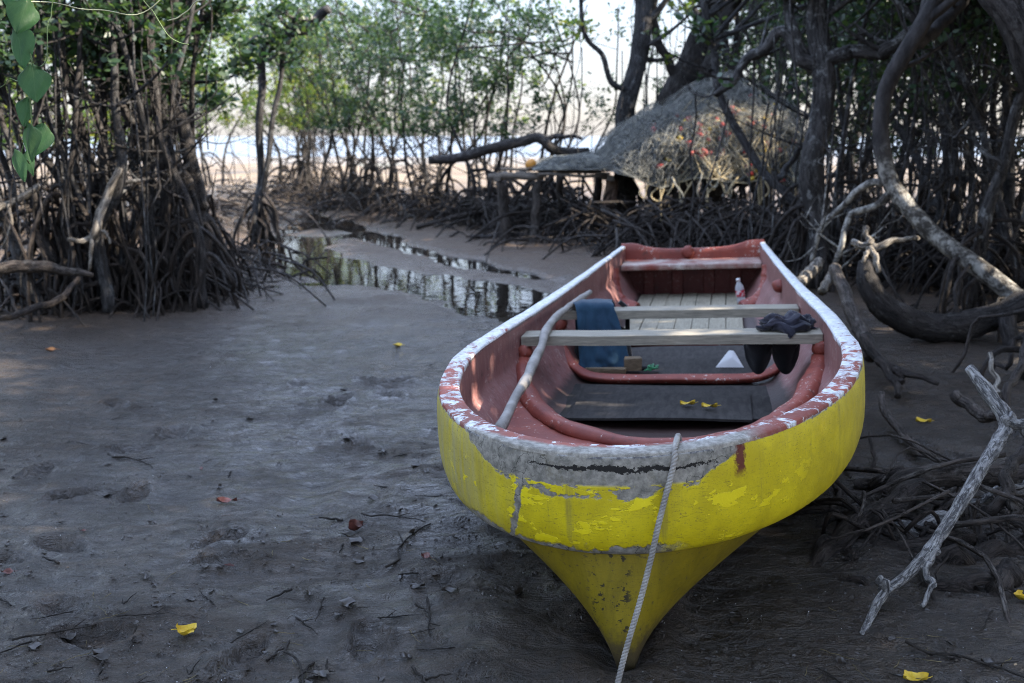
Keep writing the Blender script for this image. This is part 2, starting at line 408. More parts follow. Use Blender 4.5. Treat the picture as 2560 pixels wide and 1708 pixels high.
def yellow_mat():
    m = Mat('worn_yellow_paint'); o = m.obj(); u, s, z = m.xyz(o)
    n1 = m.noise(o, 7, 6, 0.65, 0.3); n2 = m.noise(o, 34, 6, 0.7); n3 = m.noise(o, 2.2, 4)
    st = m.noise(m.mapped(o, (30, 30, 2.5)), 1, 5, 0.7); fine = m.noise(o, 140, 4, 0.7)
    base = m.mix(m.step(n1, 0.3, 0.7), (0.48, 0.385, 0.005), (0.66, 0.545, 0.008))
    # dusty grey film towards the -u side of the bow
    film = m.math('MULTIPLY', m.math('ADD', m.step(u, -0.25, -0.7), m.math('MULTIPLY', m.step(u, 0.62, 0.88), 0.55)), m.step(st, 0.25, 0.72))
    base = m.mix(m.math('MULTIPLY', film, 0.8), base, (0.36, 0.345, 0.23))
    # scratches
    scr = m.noise(m.mapped(o, (9, 9, 60)), 4.0, 5, 0.75, 1.2)
    base = m.mix(m.math('MULTIPLY', m.step(scr, 0.55, 0.66), m.math('MULTIPLY', m.step(n3, 0.28, 0.55), 0.85)), base, (0.13, 0.11, 0.025))
    drip = m.noise(m.mapped(o, (16, 16, 1.1)), 1.0, 5, 0.65)
    base = m.mix(m.math('MULTIPLY', m.step(drip, 0.54, 0.74), 0.55), base, (0.20, 0.17, 0.05))
    base = m.mix(m.math('MULTIPLY', m.step(fine, 0.58, 0.70), 0.65), base, (0.13, 0.11, 0.04))
    # height within the band, 0 at gunwale
    h = m.math('SUBTRACT', HB, z)
    # bare grey filler along the top of the bow
    du = m.math('ABSOLUTE', m.math('SUBTRACT', u, -0.10))
    edge = m.math('SUBTRACT', 0.135, m.math('MULTIPLY', m.math('POWER', m.math('DIVIDE', du, 0.42), 3.0), 0.10))
    wig = m.math('ADD', m.math('MULTIPLY', m.math('SUBTRACT', n1, 0.5), 0.10), m.math('MULTIPLY', m.math('SUBTRACT', n2, 0.5), 0.035))
    front = m.step(s, 0.55, 0.45)
    worn = m.math('MULTIPLY', m.step(m.math('SUBTRACT', m.math('ADD', edge, wig), h), -0.004, 0.004), m.math('MULTIPLY', front, m.step(m.math('ADD', du, m.math('MULTIPLY', wig, 1.5)), 0.455, 0.435)))
    gray = m.mix(m.step(n2, 0.3, 0.75), (0.13, 0.125, 0.11), (0.36, 0.34, 0.30))
    gray = m.mix(m.math('MULTIPLY', m.step(m.noise(o, 10, 5, 0.7), 0.52, 0.66), 0.65), gray, (0.14, 0.125, 0.08))
    # old bright yellow flakes clinging inside the bare patch
    fl = m.math('MULTIPLY', m.step(m.noise(m.mapped(o, (1, 1, 2.2)), 11, 5, 0.6), 0.50, 0.53), m.math('MULTIPLY', m.step(h, 0.088, 0.10), m.step(h, 0.165, 0.145)))
    worn = m.math('MULTIPLY', worn, m.math('SUBTRACT', 1.0, fl))
    # chipped lower lip of the band
    lip = m.math('MULTIPLY', m.step(m.math('ADD', h, m.math('MULTIPLY', m.math('SUBTRACT', n1, 0.5), 0.16)), 0.278, 0.286), m.math('MULTIPLY', m.step(h, 0.33, 0.322), m.step(m.math('ADD', m.math('MULTIPLY', m.math('ABSOLUTE', m.math('ADD', u, 0.22)), 1.0), m.math('MULTIPLY', m.math('SUBTRACT', n2, 0.5), 0.2)), 0.40, 0.30)))
    strip = m.math('MULTIPLY', m.step(m.math('ABSOLUTE', m.math('ADD', m.math('ADD', u, 0.345), m.math('ADD', m.math('MULTIPLY', m.math('SUBTRACT', h, 0.2), 0.35), m.math('MULTIPLY', m.math('SUBTRACT', n1, 0.5), 0.09)))), 0.014, 0.009), m.math('MULTIPLY', m.step(h, 0.10, 0.12), m.step(h, 0.345, 0.33)))
    bare = m.math('MAXIMUM', worn, m.math('MAXIMUM', m.math('MULTIPLY', lip, m.step(s, 0.6, 0.5)), m.math('MULTIPLY', strip, m.step(s, 0.6, 0.5))))
    topedge = m.math('MULTIPLY', m.step(m.math('ADD', h, m.math('MULTIPLY', m.math('SUBTRACT', n2, 0.5), 0.03)), 0.016, 0.010), 1.0)
    # thick newer flakes of brighter paint
    br = m.math('MULTIPLY', m.step(m.noise(m.mapped(o, (1, 1, 1.8)), 8.5, 5, 0.62), 0.575, 0.59), m.math('MULTIPLY', m.step(s, 0.5, 0.3), m.math('MULTIPLY', m.step(h, 0.08, 0.12), m.step(h, 0.335, 0.325))))
    c = m.mix(m.math('MULTIPLY', br, 0.9), base, (0.78, 0.65, 0.010))
    c = m.mix(bare, c, gray)
    rust = m.math('MULTIPLY', m.step(m.math('ABSOLUTE', m.math('SUBTRACT', u, m.math('ADD', 0.325, m.math('MULTIPLY', m.math('SUBTRACT', n2, 0.5), 0.05)))), 0.018, 0.008), m.math('MULTIPLY', m.step(h, 0.12, 0.08), front))
    c = m.mix(rust, c, (0.11, 0.022, 0.012))
    c = m.mix(topedge, c, m.mix(m.step(n2, 0.4, 0.6), (0.10, 0.10, 0.11), (0.5, 0.52, 0.55)))
    # dark split in the filler
    cw = m.math('ADD', m.math('SUBTRACT', h, 0.044), m.math('MULTIPLY', m.math('SUBTRACT', m.noise(o, 11, 6, 0.78), 0.5), 0.075))
    cthick = m.math('MULTIPLY', m.math('MAXIMUM', m.math('SUBTRACT', 1.0, m.math('POWER', m.math('DIVIDE', m.math('ABSOLUTE', m.math('SUBTRACT', u, -0.02)), 0.29), 2.0)), 0.0), m.math('MULTIPLY', m.math('SUBTRACT', m.noise(o, 24, 5, 0.8), 0.20), 0.030))
    crack = m.math('MULTIPLY', m.math('LESS_THAN', m.math('ABSOLUTE', cw), cthick), front)
    vor = m.n('ShaderNodeTexVoronoi', Vector=m.mix(0.12, o, m.n('ShaderNodeTexNoise', Vector=o, Scale=18.0, Detail=4.0).outputs['Color']), Scale=13.0, feature='DISTANCE_TO_EDGE').outputs['Distance']
    hair = m.math('MULTIPLY', m.math('LESS_THAN', vor, 0.02), m.math('MULTIPLY', bare, m.step(n3, 0.4, 0.55)))
    c = m.mix(m.math('MAXIMUM', crack, m.math('MULTIPLY', hair, 0.8)), c, (0.012, 0.011, 0.010))
    # hull below the band: shade painted in with the grime, scuffed, dark specks on the stem
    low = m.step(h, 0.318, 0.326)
    stem = m.math('MULTIPLY', m.step(m.math('ABSOLUTE', m.math('ADD', u, 0.06)), 0.075, 0.045), low)
    pits = m.math('MULTIPLY', m.step(m.noise(m.mapped(o, (1.2, 1, 1.6)), 32, 3, 0.6), 0.60, 0.64), m.math('MULTIPLY', stem, m.step(s, 0.5, 0.3)))
    shaded_grime = m.mix(m.step(m.noise(m.mapped(o, (5, 5, 1.2)), 2.6, 6, 0.7, 0.6), 0.3, 0.7), (0.15, 0.112, 0.006), (0.24, 0.18, 0.008)); c = m.mix(m.math('MULTIPLY', low, 0.95), c, shaded_grime); c = m.mix(m.math('MULTIPLY', m.math('MULTIPLY', low, m.step(scr, 0.55, 0.66)), 0.5), c, (0.09, 0.07, 0.02))
    c = m.mix(m.math('MULTIPLY', pits, 0.92), c, (0.018, 0.016, 0.012))
    splash = m.math('MULTIPLY', m.step(m.math('ADD', h, m.math('MULTIPLY', m.math('SUBTRACT', n2, 0.5), 0.22)), 0.55, 0.68), 0.9)
    c = m.mix(splash, c, (0.05, 0.038, 0.026)); c = m.mix(m.math('MULTIPLY', m.math('MULTIPLY', low, m.step(m.noise(o, 85, 3, 0.6), 0.62, 0.68)), 0.7), c, (0.05, 0.038, 0.026))
    hb = m.math('ADD', m.math('MULTIPLY', n2, 0.35), m.math('ADD', m.math('MULTIPLY', br, 0.45), m.math('ADD', m.math('MULTIPLY', bare, -0.6), m.math('MULTIPLY', crack, -2.2))))
    m.surf(c, m.mix(bare, m.ramp(n2, [(0.3, 0.42), (0.7, 0.62)]), 0.85), m.bump(m.math('ADD', hb, m.math('MULTIPLY', fine, 0.12)), 0.6, 0.006), 0.4)
    return m.m
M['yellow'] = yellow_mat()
def rim_mat():
    m = Mat('flaking_rim_paint'); o = m.obj(); u, s, z = m.xyz(o)
    n1 = m.noise(m.mapped(o, (1, 1, 1)), 13, 7, 0.74, 0.7); n2 = m.noise(o, 40, 5, 0.7); n3 = m.noise(o, 3, 3)
    red = m.mix(m.step(n3, 0.35, 0.65), (0.22, 0.060, 0.045), (0.36, 0.085, 0.055))
    red = m.mix(m.math('MULTIPLY', m.step(n2, 0.4, 0.7), 0.4), red, (0.26, 0.15, 0.14))
    white = m.mix(m.step(n2, 0.35, 0.7), (0.50, 0.52, 0.54), (0.80, 0.81, 0.82))
    bias = m.math('ADD', m.math('MULTIPLY', m.step(s, 1.1, 3.0), 0.20), m.math('MULTIPLY', m.step(s, 0.35, 1.2), 0.05))
    w = m.step(m.math('ADD', m.math('ADD', n1, bias), m.math('MULTIPLY', m.math('SUBTRACT', n2, 0.5), 0.15)), 0.505, 0.565)
    c = m.mix(w, red, white)
    c = m.mix(m.math('MULTIPLY', m.step(m.noise(o, 6, 5, 0.7), 0.60, 0.70), m.math('MULTIPLY', m.step(s, 1.5, 3.5), 0.55)), c, (0.20, 0.17, 0.13))
    # filler grey where the bow has been rubbed bare
    du = m.math('ABSOLUTE', m.math('ADD', u, 0.08))
    outer = m.step(m.math('ADD', s, m.math('ADD', m.math('MULTIPLY', m.math('POWER', du, 2.0), -1.08), m.math('MULTIPLY', m.math('SUBTRACT', n1, 0.5), 0.06))), 0.075, 0.045)
    gr = m.math('MULTIPLY', outer, m.step(du, 0.50, 0.40))
    c = m.mix(gr, c, m.mix(m.step(n2, 0.3, 0.7), (0.17, 0.16, 0.14), (0.42, 0.40, 0.36)))
    hb = m.math('ADD', m.math('MULTIPLY', w, -0.4), n2)
    m.surf(c, 0.62, m.bump(hb, 0.5, 0.005), 0.35)
    return m.m
M['rim'] = rim_mat()
def inner_mat(name, a, b, wear, streak=True):
    m = Mat(name); o = m.obj(); u, s, z = m.xyz(o)
    n1 = m.noise(o, 5, 5, 0.6); n2 = m.noise(o, 38, 6, 0.7); st = m.noise(m.mapped(o, (42, 42, 2.0)), 1, 5, 0.7)
    c = m.mix(m.step(n1, 0.3, 0.7), a, b)
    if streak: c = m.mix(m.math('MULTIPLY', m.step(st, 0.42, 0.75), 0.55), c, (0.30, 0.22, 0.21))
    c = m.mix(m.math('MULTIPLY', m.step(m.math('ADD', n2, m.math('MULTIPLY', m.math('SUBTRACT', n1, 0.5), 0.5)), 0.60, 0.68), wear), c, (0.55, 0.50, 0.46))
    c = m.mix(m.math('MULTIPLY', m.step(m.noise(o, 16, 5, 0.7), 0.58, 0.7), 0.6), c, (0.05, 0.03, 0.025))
    if streak: c = m.mix(m.math('MULTIPLY', m.step(m.math('ADD', z, m.math('MULTIPLY', m.math('SUBTRACT', n1, 0.5), 0.05)), 0.335, 0.30), 0.88), c, (0.020, 0.015, 0.013))  # dirty bilge, painted dark low down for the cavity's shade
    m.surf(c, 0.55, m.bump(n2, 0.35, 0.006), 0.4)
    return m.m
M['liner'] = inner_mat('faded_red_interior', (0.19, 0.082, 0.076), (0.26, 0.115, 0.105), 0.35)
M['red'] = inner_mat('red_frame_paint', (0.17, 0.036, 0.027), (0.27, 0.062, 0.04), 0.9, False)
M['seat'] = inner_mat('worn_seat_paint', (0.20, 0.045, 0.03), (0.42, 0.36, 0.32), 1.0, False)
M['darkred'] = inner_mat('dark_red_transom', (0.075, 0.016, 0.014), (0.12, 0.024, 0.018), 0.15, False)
def wood_mat(name, a, b, sc, rough=0.7, axis=(1, 1, 1)):
    m = Mat(name); o = m.obj()
    g = m.noise(m.mapped(o, axis), sc, 6, 0.65, 0.6); n = m.noise(o, 5, 4); r = m.rand()
    c = m.mix(m.step(g, 0.3, 0.72), a, b)
    c = m.mix(m.math('MULTIPLY', m.step(n, 0.5, 0.8), 0.5), c, tuple(x * 0.45 for x in a))
    c = m.mix(m.math('MULTIPLY', r, 0.3), c, tuple(x * 0.6 for x in b))
    m.surf(c, rough, m.bump(g, 0.4, 0.004), 0.3); return m.m
M['thwart'] = wood_mat('weathered_plank', (0.19, 0.175, 0.14), (0.34, 0.31, 0.25), 8, axis=(1, 14, 14))
M['plank'] = wood_mat('pale_floor_plank', (0.22, 0.20, 0.15), (0.38, 0.345, 0.26), 8, axis=(14, 1, 14))
M['ply'] = wood_mat('dark_wet_plywood', (0.014, 0.013, 0.013), (0.050, 0.046, 0.043), 6, 0.8, (6, 1.5, 6))
M['block'] = wood_mat('brown_wood_block', (0.09, 0.065, 0.04), (0.20, 0.15, 0.095), 12, axis=(2, 10, 10))

# outer shell: the vertical band, its rolled lower lip, and the hull running down to the keel
rows = []
jit = 0.004 * fbm(np.arange(len(OU)) * 0.55, np.arange(len(OU)) * 0.21, 3)
for off, z in [(-0.004, -0.010), (0.003, -0.03), (0.007, -0.09), (0.008, -0.16), (0.006, -0.22), (0.0, -0.265), (-0.010, -0.296), (-0.020, -0.311), (-0.034, -0.319), (-0.075, -0.317)]:
    rows.append(row(OU + NU * (off + jit), OS + NS * (off + jit), z))
CU, CS = OU + NU * -0.08, OS + NS * -0.08
for v in np.linspace(1, 0, 18):
    p = np.interp(CS, [0.1, 0.6, 1.6, 3.5, 5.8], [1.2, 0.85, 0.5, 0.36, 0.3])
    au = np.abs(CU); k = 0.04
    uu = np.sign(CU) * np.where(au < k, au * (1 - 0.35 * (1 - v)), k * (1 - 0.35 * (1 - v)) + (au - k) * v ** p)
    chine = 0.022 * np.exp(-((v - 0.45) / 0.10) ** 2) * np.clip((CS - 0.4) / 1.0, 0, 1)
    uu = uu + np.sign(CU) * chine + 0.035 * (1 - v)
    zk = -0.319 - (0.391 + 0.03) * (1 - v)
    ss = CS - 0.03 * (1 - v) * np.exp(-CS / 0.3) + 0.06 * (1 - v) ** 6 * np.exp(-CS / 0.3)
    rows.append(row(uu, ss, zk))
mb = MB(); mb.grid(rows)
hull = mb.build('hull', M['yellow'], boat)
# gunwale: a flat rim with softened edges
IUm, ISm = IU, IS
rows = []
irr = 0.006 * fbm(np.arange(len(OU)) * 0.8, np.arange(len(OU)) * 0.3 + 5, 3)
for t, dz, o_ in [(0, -0.014, -0.003), (0, -0.004, -0.004), (0.07, 0.0, 0), (0.35, 0.002, 0), (0.65, 0.002, 0), (0.93, 0.0, 0), (1, -0.006, 0), (1, -0.022, 0)]:
    uu = OU * (1 - t) + IUm * t; ss = OS * (1 - t) + ISm * t
    rows.append(row(uu + NU * (o_ + irr * (1 - t)), ss + NS * (o_ + irr * (1 - t)), dz + irr * 0.4))
mb = MB(); mb.grid(rows); mb.build('gunwale', M['rim'], boat)
# inner liner
rows = []
for k, z in [(1.0, -0.012), (1.0, -0.06), (1.0, -0.14), (1.0, -0.18), (0.99, -0.205), (0.955, -0.23), (0.925, -0.26), (0.89, -0.31), (0.83, -0.37), (0.74, -0.425), (0.55, -0.455), (0.3, -0.47), (0.0, -0.475)]:
    uu = IU * k; ss = np.where(IS < 1.6, 1.6 - (1.6 - IS) * k, IS)
    rows.append(row(uu, ss, z + (0.004 * fbm(IS * 6, IU * 6 + z * 9, 2) if z < -0.02 else 0)))
mb = MB(); mb.grid(rows); mb.build('interior_lining', M['liner'], boat)
# transom with a dip in its top edge
uu = np.linspace(-0.60, 0.60, 25); sag = 0.012 - 0.055 * np.clip(1 - (uu / 0.47) ** 4, 0, 1)
prof = [(5.775, -0.47, 0), (5.775, -0.05, 0), (5.777, 0.0, 1), (5.79, 0.008, 1), (5.83, 0.008, 1), (5.858, 0.0, 1), (5.862, -0.03, 1), (5.862, -0.34, 0), (5.862, -0.70, 0)]
P = []
for s_, z_, k in prof:
    z = np.full(len(uu), z_) + (sag if k else 0) + (sag * 0.5 if z_ == -0.05 else 0)
    w = 1.0 if z_ > -0.4 else 0.9
    if z_ == -0.70: w = 0.5
    P.append(np.stack([uu * w * (0.985 if s_ < 5.8 else 1), np.full(len(uu), s_), z + HB], -1))
mb = MB(); mb.grid(P); mb.build('transom', M['red'], boat)
# recessed dark face with ribs below the stern seat
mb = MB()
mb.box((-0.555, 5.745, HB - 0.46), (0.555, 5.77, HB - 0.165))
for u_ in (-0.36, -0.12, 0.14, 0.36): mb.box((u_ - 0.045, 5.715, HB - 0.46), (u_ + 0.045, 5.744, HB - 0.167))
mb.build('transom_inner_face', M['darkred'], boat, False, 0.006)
mb = MB(); mb.box((-0.565, 5.40, HB - 0.165), (0.565, 5.772, HB - 0.118), 0.003)
mb.build('stern_seat', M['seat'], boat, False, 0.012)
def lump(mb, c, r, seed=0, n=10):
    th = np.linspace(0, np.pi, n)[:, None]; a = np.linspace(0, 2 * np.pi, 14, endpoint=False)[None, :]
    d = np.stack([np.sin(th) * np.cos(a), np.sin(th) * np.sin(a), np.cos(th) * np.ones_like(a)], -1)
    k = 1 + 0.25 * fbm(d[..., 0] * 1.7 + seed * 3.1 + 9, d[..., 1] * 1.7 + d[..., 2] * 2.3 + 5, 3)
    mb.grid(np.array(c) + d * k[..., None] * np.array(r), True)
mb = MB(); lump(mb, (-0.03, 5.765, HB - 0.06), (0.055, 0.035, 0.055), 2); mb.build('transom_knob', M['red'], boat)
# curved stringer that closes the bow, and the low deck between it and the bow
strp = smooth_path([(-0.735, 2.2, -0.19), (-0.70, 1.98, -0.245), (-0.58, 1.66, -0.305), (-0.36, 1.38, -0.335), (0.02, 1.20, -0.345), (0.36, 1.34, -0.335), (0.57, 1.64, -0.305), (0.69, 1.98, -0.245), (0.73, 2.2, -0.19)], 61)
def loc(P): P = np.array(P, float); P[..., 2] += HB; return P
mb = MB(); mb.tube(loc(strp), 0.034 + 0.012 * fbm(np.arange(61) * 0.3, np.arange(61) * 0.1, 3), 16, flat=(1.25, 1.4, 0.8), sq=0.6)
drop = []
for z_ in (0.0, -0.06, -0.125): q = strp.copy(); q[:, 2] += z_; drop.append(q)
mb.grid(loc(np.array(drop))); mb.build('bow_stringer', M['red'], boat)
sel = (IS < 1.95); du, ds = (IU * 0.965)[sel], np.where(IS < 1.6, 1.6 - (1.6 - IS) * 0.965, IS)[sel]
tt = np.linspace(0.07, 0.93, len(du)); si = np.stack([np.interp(tt, np.linspace(0, 1, 61), strp[:, i]) for i in range(3)], -1)
P = []
for f in np.linspace(0, 1, 8):
    q = np.stack([du + cen(ds), ds, np.full(len(du), -0.27)], -1) * (1 - f) + si * f
    q[:, 2] = -0.25 * (1 - f) + q[:, 2] * f * 1.02 - 0.07 * math.sin(math.pi * min(1, f * 1.02)) + 0.022 * fbm(q[:, 0] * 4 + 3, q[:, 1] * 4, 3)
    P.append(q)
mb = MB(); mb.grid(loc(np.array(P))); mb.build('bow_deck', M['red'], boat)
def frame(pts, r, nm='hull_frame'):
    q = smooth_path(pts, 41); mb = MB(); mb.tube(loc(q), r * (1 + 0.15 * fbm(np.arange(41) * 0.4, q[:, 1] * 7, 2)), 16, flat=(1.0, 1.5, 0.85), sq=0.6); mb.build(nm, M['red'], boat)
frame([(-0.70, 2.93, -0.20), (-0.64, 2.88, -0.30), (-0.55, 2.74, -0.375), (-0.40, 2.645, -0.408), (0, 2.64, -0.41), (0.40, 2.645, -0.408), (0.55, 2.74, -0.375), (0.64, 2.88, -0.29), (0.69, 2.95, -0.2)], 0.027)
frame([(-0.64, 3.75, -0.22), (-0.58, 3.72, -0.36), (-0.42, 3.68, -0.415), (0, 3.66, -0.42), (0.42, 3.68, -0.415), (0.58, 3.72, -0.35), (0.64, 3.75, -0.2)], 0.028)
for sg in (-1, 1):
    frame([(sg * 0.60, 5.15, -0.12), (sg * 0.585, 5.08, -0.24), (sg * 0.53, 4.98, -0.34), (sg * 0.40, 4.92, -0.40)], 0.05, 'hull_knee')
# thwarts and the cleats they sit on
def thwart(s0, s1, z, ul, ur):
    mb = MB(); n = 14
    x = np.linspace(ul, ur, n)
    P = []
    for yy, zz in ((s0, z - 0.05), (s0, z), (s1, z), (s1, z - 0.05), (s0, z - 0.05)):
        P.append(np.stack([x, yy + 0.006 * fbm(x * 4 + yy, x * 0 + 2, 2), HB + zz + 0.004 * fbm(x * 5, x * 0 + yy * 3 + zz, 2)], -1))
    mb.grid(P)
    for i in (0, -1): mb.add([P[j][i] for j in range(4)], [[0, 1, 2, 3]])
    mb.build('thwart', M['thwart'], boat, False, 0.004)
thwart(2.17, 2.33, -0.075, -0.742, 0.738)
thwart(2.95, 3.10, -0.080, -0.690, 0.680)
for (u_, s_, z_) in ((-0.735, 2.2, -0.16), (0.735, 2.2, -0.15), (-0.68, 2.98, -0.165), (0.665, 2.98, -0.155), (0.625, 3.95, -0.10)):
    mb = MB(); lump(mb, (u_, s_, HB + z_), (0.05, 0.055, 0.045), s_); mb.build('thwart_cleat', M['red'], boat)
# floor
for k in range(7):
    u0 = -0.42 + k * 0.117
    mb = MB(); mb.box((u0, 3.86 + RNG.uniform(-.05, .03), HB - 0.425), (u0 + 0.112, 5.70 + RNG.uniform(-.06, .0), HB - 0.402 + RNG.uniform(-.003, .003)), 0.002)
    mb.build('floor_plank', M['plank'], boat, False, 0.003)
for (u0, u1, s0, s1, z) in ((-0.55, 0.50, 1.93, 2.58, -0.43), (-0.47, 0.40, 1.86, 2.40, -0.415), (-0.52, 0.52, 2.74, 3.60, -0.43), (-0.46, 0.42, 2.69, 3.2, -0.416)):
    mb = MB(); x = np.linspace(u0, u1, 18)
    top = [np.stack([x, np.full(18, s_) + 0.012 * fbm(x * 3 + s_, x * 0 + 1, 3), HB + z + 0.012 * fbm(x * 2 + 7, x * 0 + s_ * 3, 3)], -1) for s_ in np.linspace(s0, s1, 8)]
    bot = [t - np.array([0, 0, 0.012]) for t in (top[0], top[-1])]
    mb.grid([bot[0]] + top + [bot[1]]); mb.build('floor_board', M['ply'], boat, False)


# ------------------------------------------------------------ things in and on the boat
def bp(P): return np.array([bw(*p) for p in P])
M['stick'] = wood_mat('grey_bare_stick', (0.20, 0.185, 0.17), (0.36, 0.34, 0.32), 9)
q = smooth_path([(-0.555, 3.46, -0.045), (-0.585, 3.20, -0.05), (-0.62, 2.85, -0.05), (-0.625, 2.62, -0.052), (-0.625, 2.28, -0.053), (-0.60, 1.95, -0.085), (-0.575, 1.55, -0.115), (-0.57, 1.22, -0.135), (-0.54, 0.72, -0.15)], 40)
q = np.array([bw(*p) for p in q]); q = wob(q, 0.004, RNG, 9)
mb = MB(); mb.tube(q, np.linspace(0.019, 0.024, 40) * (1 + 0.25 * fbm(np.arange(40) * 0.5, np.zeros(40), 2)), 9, rough=0.12)
tag(mb.build('wooden_pole', M['stick']), 'crooked grey stripped pole lying across both thwarts of the boat', 'pole')

def cloth_mat(name, a, b, rough=0.85, sc=220):
    m = Mat(name); o = m.obj(); n = m.noise(o, 9, 5); w = m.noise(o, sc, 2)
    m.surf(m.mix(m.step(n, 0.3, 0.7), a, b), rough, m.bump(m.math('ADD', w, n), 0.3, 0.004), 0.25, **{'Sheen Weight': 0.2}); return m.m
M['cloth_blue'] = cloth_mat('blue_canvas', (0.008, 0.030, 0.060), (0.015, 0.050, 0.088))
M['cloth_black'] = cloth_mat('black_cloth', (0.006, 0.007, 0.009), (0.014, 0.015, 0.018))
M['cloth_navy'] = cloth_mat('navy_cloth', (0.012, 0.013, 0.022), (0.028, 0.028, 0.044))
def sheet(fn, nu, nv, thick=0.004):
    """a draped sheet with real thickness: fn(a, b) in boat coordinates"""
    a, b = np.meshgrid(np.linspace(0, 1, nu), np.linspace(0, 1, nv))
    P = np.stack(fn(a, b), -1); Wd = O_top + P[..., :1] * e_u + P[..., 1:2] * e_s + P[..., 2:] * e_n
    dn = np.cross(np.gradient(Wd, axis=0), np.gradient(Wd, axis=1)); dn /= np.linalg.norm(dn, axis=-1)[..., None] + 1e-9
    mb = MB(); lo = Wd + dn * thick
    mb.grid(Wd); mb.grid(lo[::-1])
    for e, f in ((Wd[0], lo[0]), (Wd[-1], lo[-1]), (Wd[:, 0], lo[:, 0]), (Wd[:, -1], lo[:, -1])): mb.grid([e, f])
    return mb
# blue canvas folded over the far thwart, its front falling to the floor boards
def f_blue(a, b):
    prof = smooth_path([(3.16, -0.30), (3.14, -0.10), (3.09, -0.050), (3.02, -0.040), (2.945, -0.048), (2.925, -0.11), (2.90, -0.22), (2.86, -0.33), (2.83, -0.395)], 60)
    s = np.interp(b, np.linspace(0, 1, 60), prof[:, 0]); z = np.interp(b, np.linspace(0, 1, 60), prof[:, 1])
    w = 0.115 + 0.05 * np.clip(b - 0.35, 0, 1)
    u = -0.475 + (a - 0.5) * 2 * w + 0.13 * np.clip(b - 0.4, 0, 1) + 0.03 * fbm(a * 1.5, b * 3.5, 3)
    fold = 0.030 * np.sin(a * 8 + b * 3.0) * np.clip(b - 0.25, 0, 1) + 0.06 * fbm(a * 3.4 + 2, b * 4.5, 4)
    return u, s - np.abs(fold) * np.clip(b - 0.42, 0, 0.4) * 2.5, z + fold * 0.3 * np.clip(1 - b, 0, 1) + 0.002 + 0.012 * np.sin(np.pi * a) * np.clip(1 - np.abs(b - 0.32) / 0.25, 0, 1)
bag = empty('canvas_bag', bw(-0.45, 2.9, -0.40), 'dark blue canvas bag slumped over the thwart beside the pole', 'bag')
mb = sheet(f_blue, 26, 46); o = mb.build('flap', M['cloth_blue']); o.parent = bag; o.matrix_parent_inverse = Matrix.Translation(bag.location).inverted()
mb = MB()
th = np.linspace(0, np.pi, 16)[:, None]; aa = np.linspace(0, 2 * np.pi, 26, endpoint=False)[None, :]
P = np.stack([np.sin(th) * np.cos(aa), np.sin(th) * np.sin(aa), np.cos(th) * np.ones_like(aa)], -1)
k = 1 + 0.3 * fbm(P[..., 0] * 2 + 3, P[..., 1] * 2 + P[..., 2] * 2, 4)
P = np.sign(P) * np.abs(P) ** 0.75 * k[..., None] * np.array([0.16, 0.10, 0.14]) + np.array([-0.44, 3.05, -0.30])
P[..., 2] = np.maximum(P[..., 2], -0.405)
P = np.where(np.abs(P[..., 2:] + 0.10) < 0.06, P * np.array([1, 1, 1]), P)
mb.grid(O_top + P[..., :1] * e_u + P[..., 1:2] * e_s + np.minimum(P[..., 2:], -0.145) * e_n, True)
o = mb.build('body', M['cloth_black']); o.parent = bag; o.matrix_parent_inverse = Matrix.Translation(bag.location).inverted()
mb = MB(); mb.tube(bp(smooth_path([(-0.33, 3.08, -0.05), (-0.29, 3.10, -0.10), (-0.285, 3.05, -0.2), (-0.27, 2.95, -0.3), (-0.24, 2.86, -0.39), (-0.17, 2.83, -0.395), (-0.10, 2.86, -0.392)], 24)), 0.014, 6)
o = mb.build('strap', M['cloth_black']); o.parent = bag; o.matrix_parent_inverse = Matrix.Translation(bag.location).inverted()
M['cord_green'] = cloth_mat('green_cord', (0.03, 0.16, 0.07), (0.05, 0.25, 0.11))
mb = MB(); t = np.linspace(0, 1, 70)
mb.tube(bp(np.stack([-0.13 + 0.04 * np.cos(t * 19) * (0.6 + 0.4 * np.sin(t * 7)), 2.80 + 0.05 * np.sin(t * 19 + 0.4), -0.394 + 0.022 * t + 0.008 * np.sin(t * 31)], -1)), 0.005, 6)
tag(mb.build('green_cord', M['cord_green']), 'small tangle of bright green cord on the dark floor boards', 'cord')
mb = MB(); mb.box(bw(-0.05, -0.045, 0) * 0 + L_((-0.05, -0.04, -0.035)), (0.05, 0.04, 0.035), 0.003)
ob = mb.build('wood_block', M['block'], None, False, 0.004); ob.matrix_world = Matrix.Translation(Vector(bw(-0.235, 2.80, -0.362))) @ BM.to_3x3().to_4x4() @ Matrix.Rotation(0.12, 4, 'Z')
tag(ob, 'short brown block of wood standing on the floor boards by the bag', 'wood block')
mb = MB(); mb.box((-0.12, -0.022, -0.016), (0.12, 0.022, 0.016), 0.003)
ob = mb.build('wood_offcut', M['block'], None, False, 0.003); ob.matrix_world = Matrix.Translation(Vector(bw(-0.385, 2.755, -0.388))) @ BM.to_3x3().to_4x4() @ Matrix.Rotation(-0.05, 4, 'Z')
tag(ob, 'flat offcut of timber lying beside the brown wood block', 'offcut')
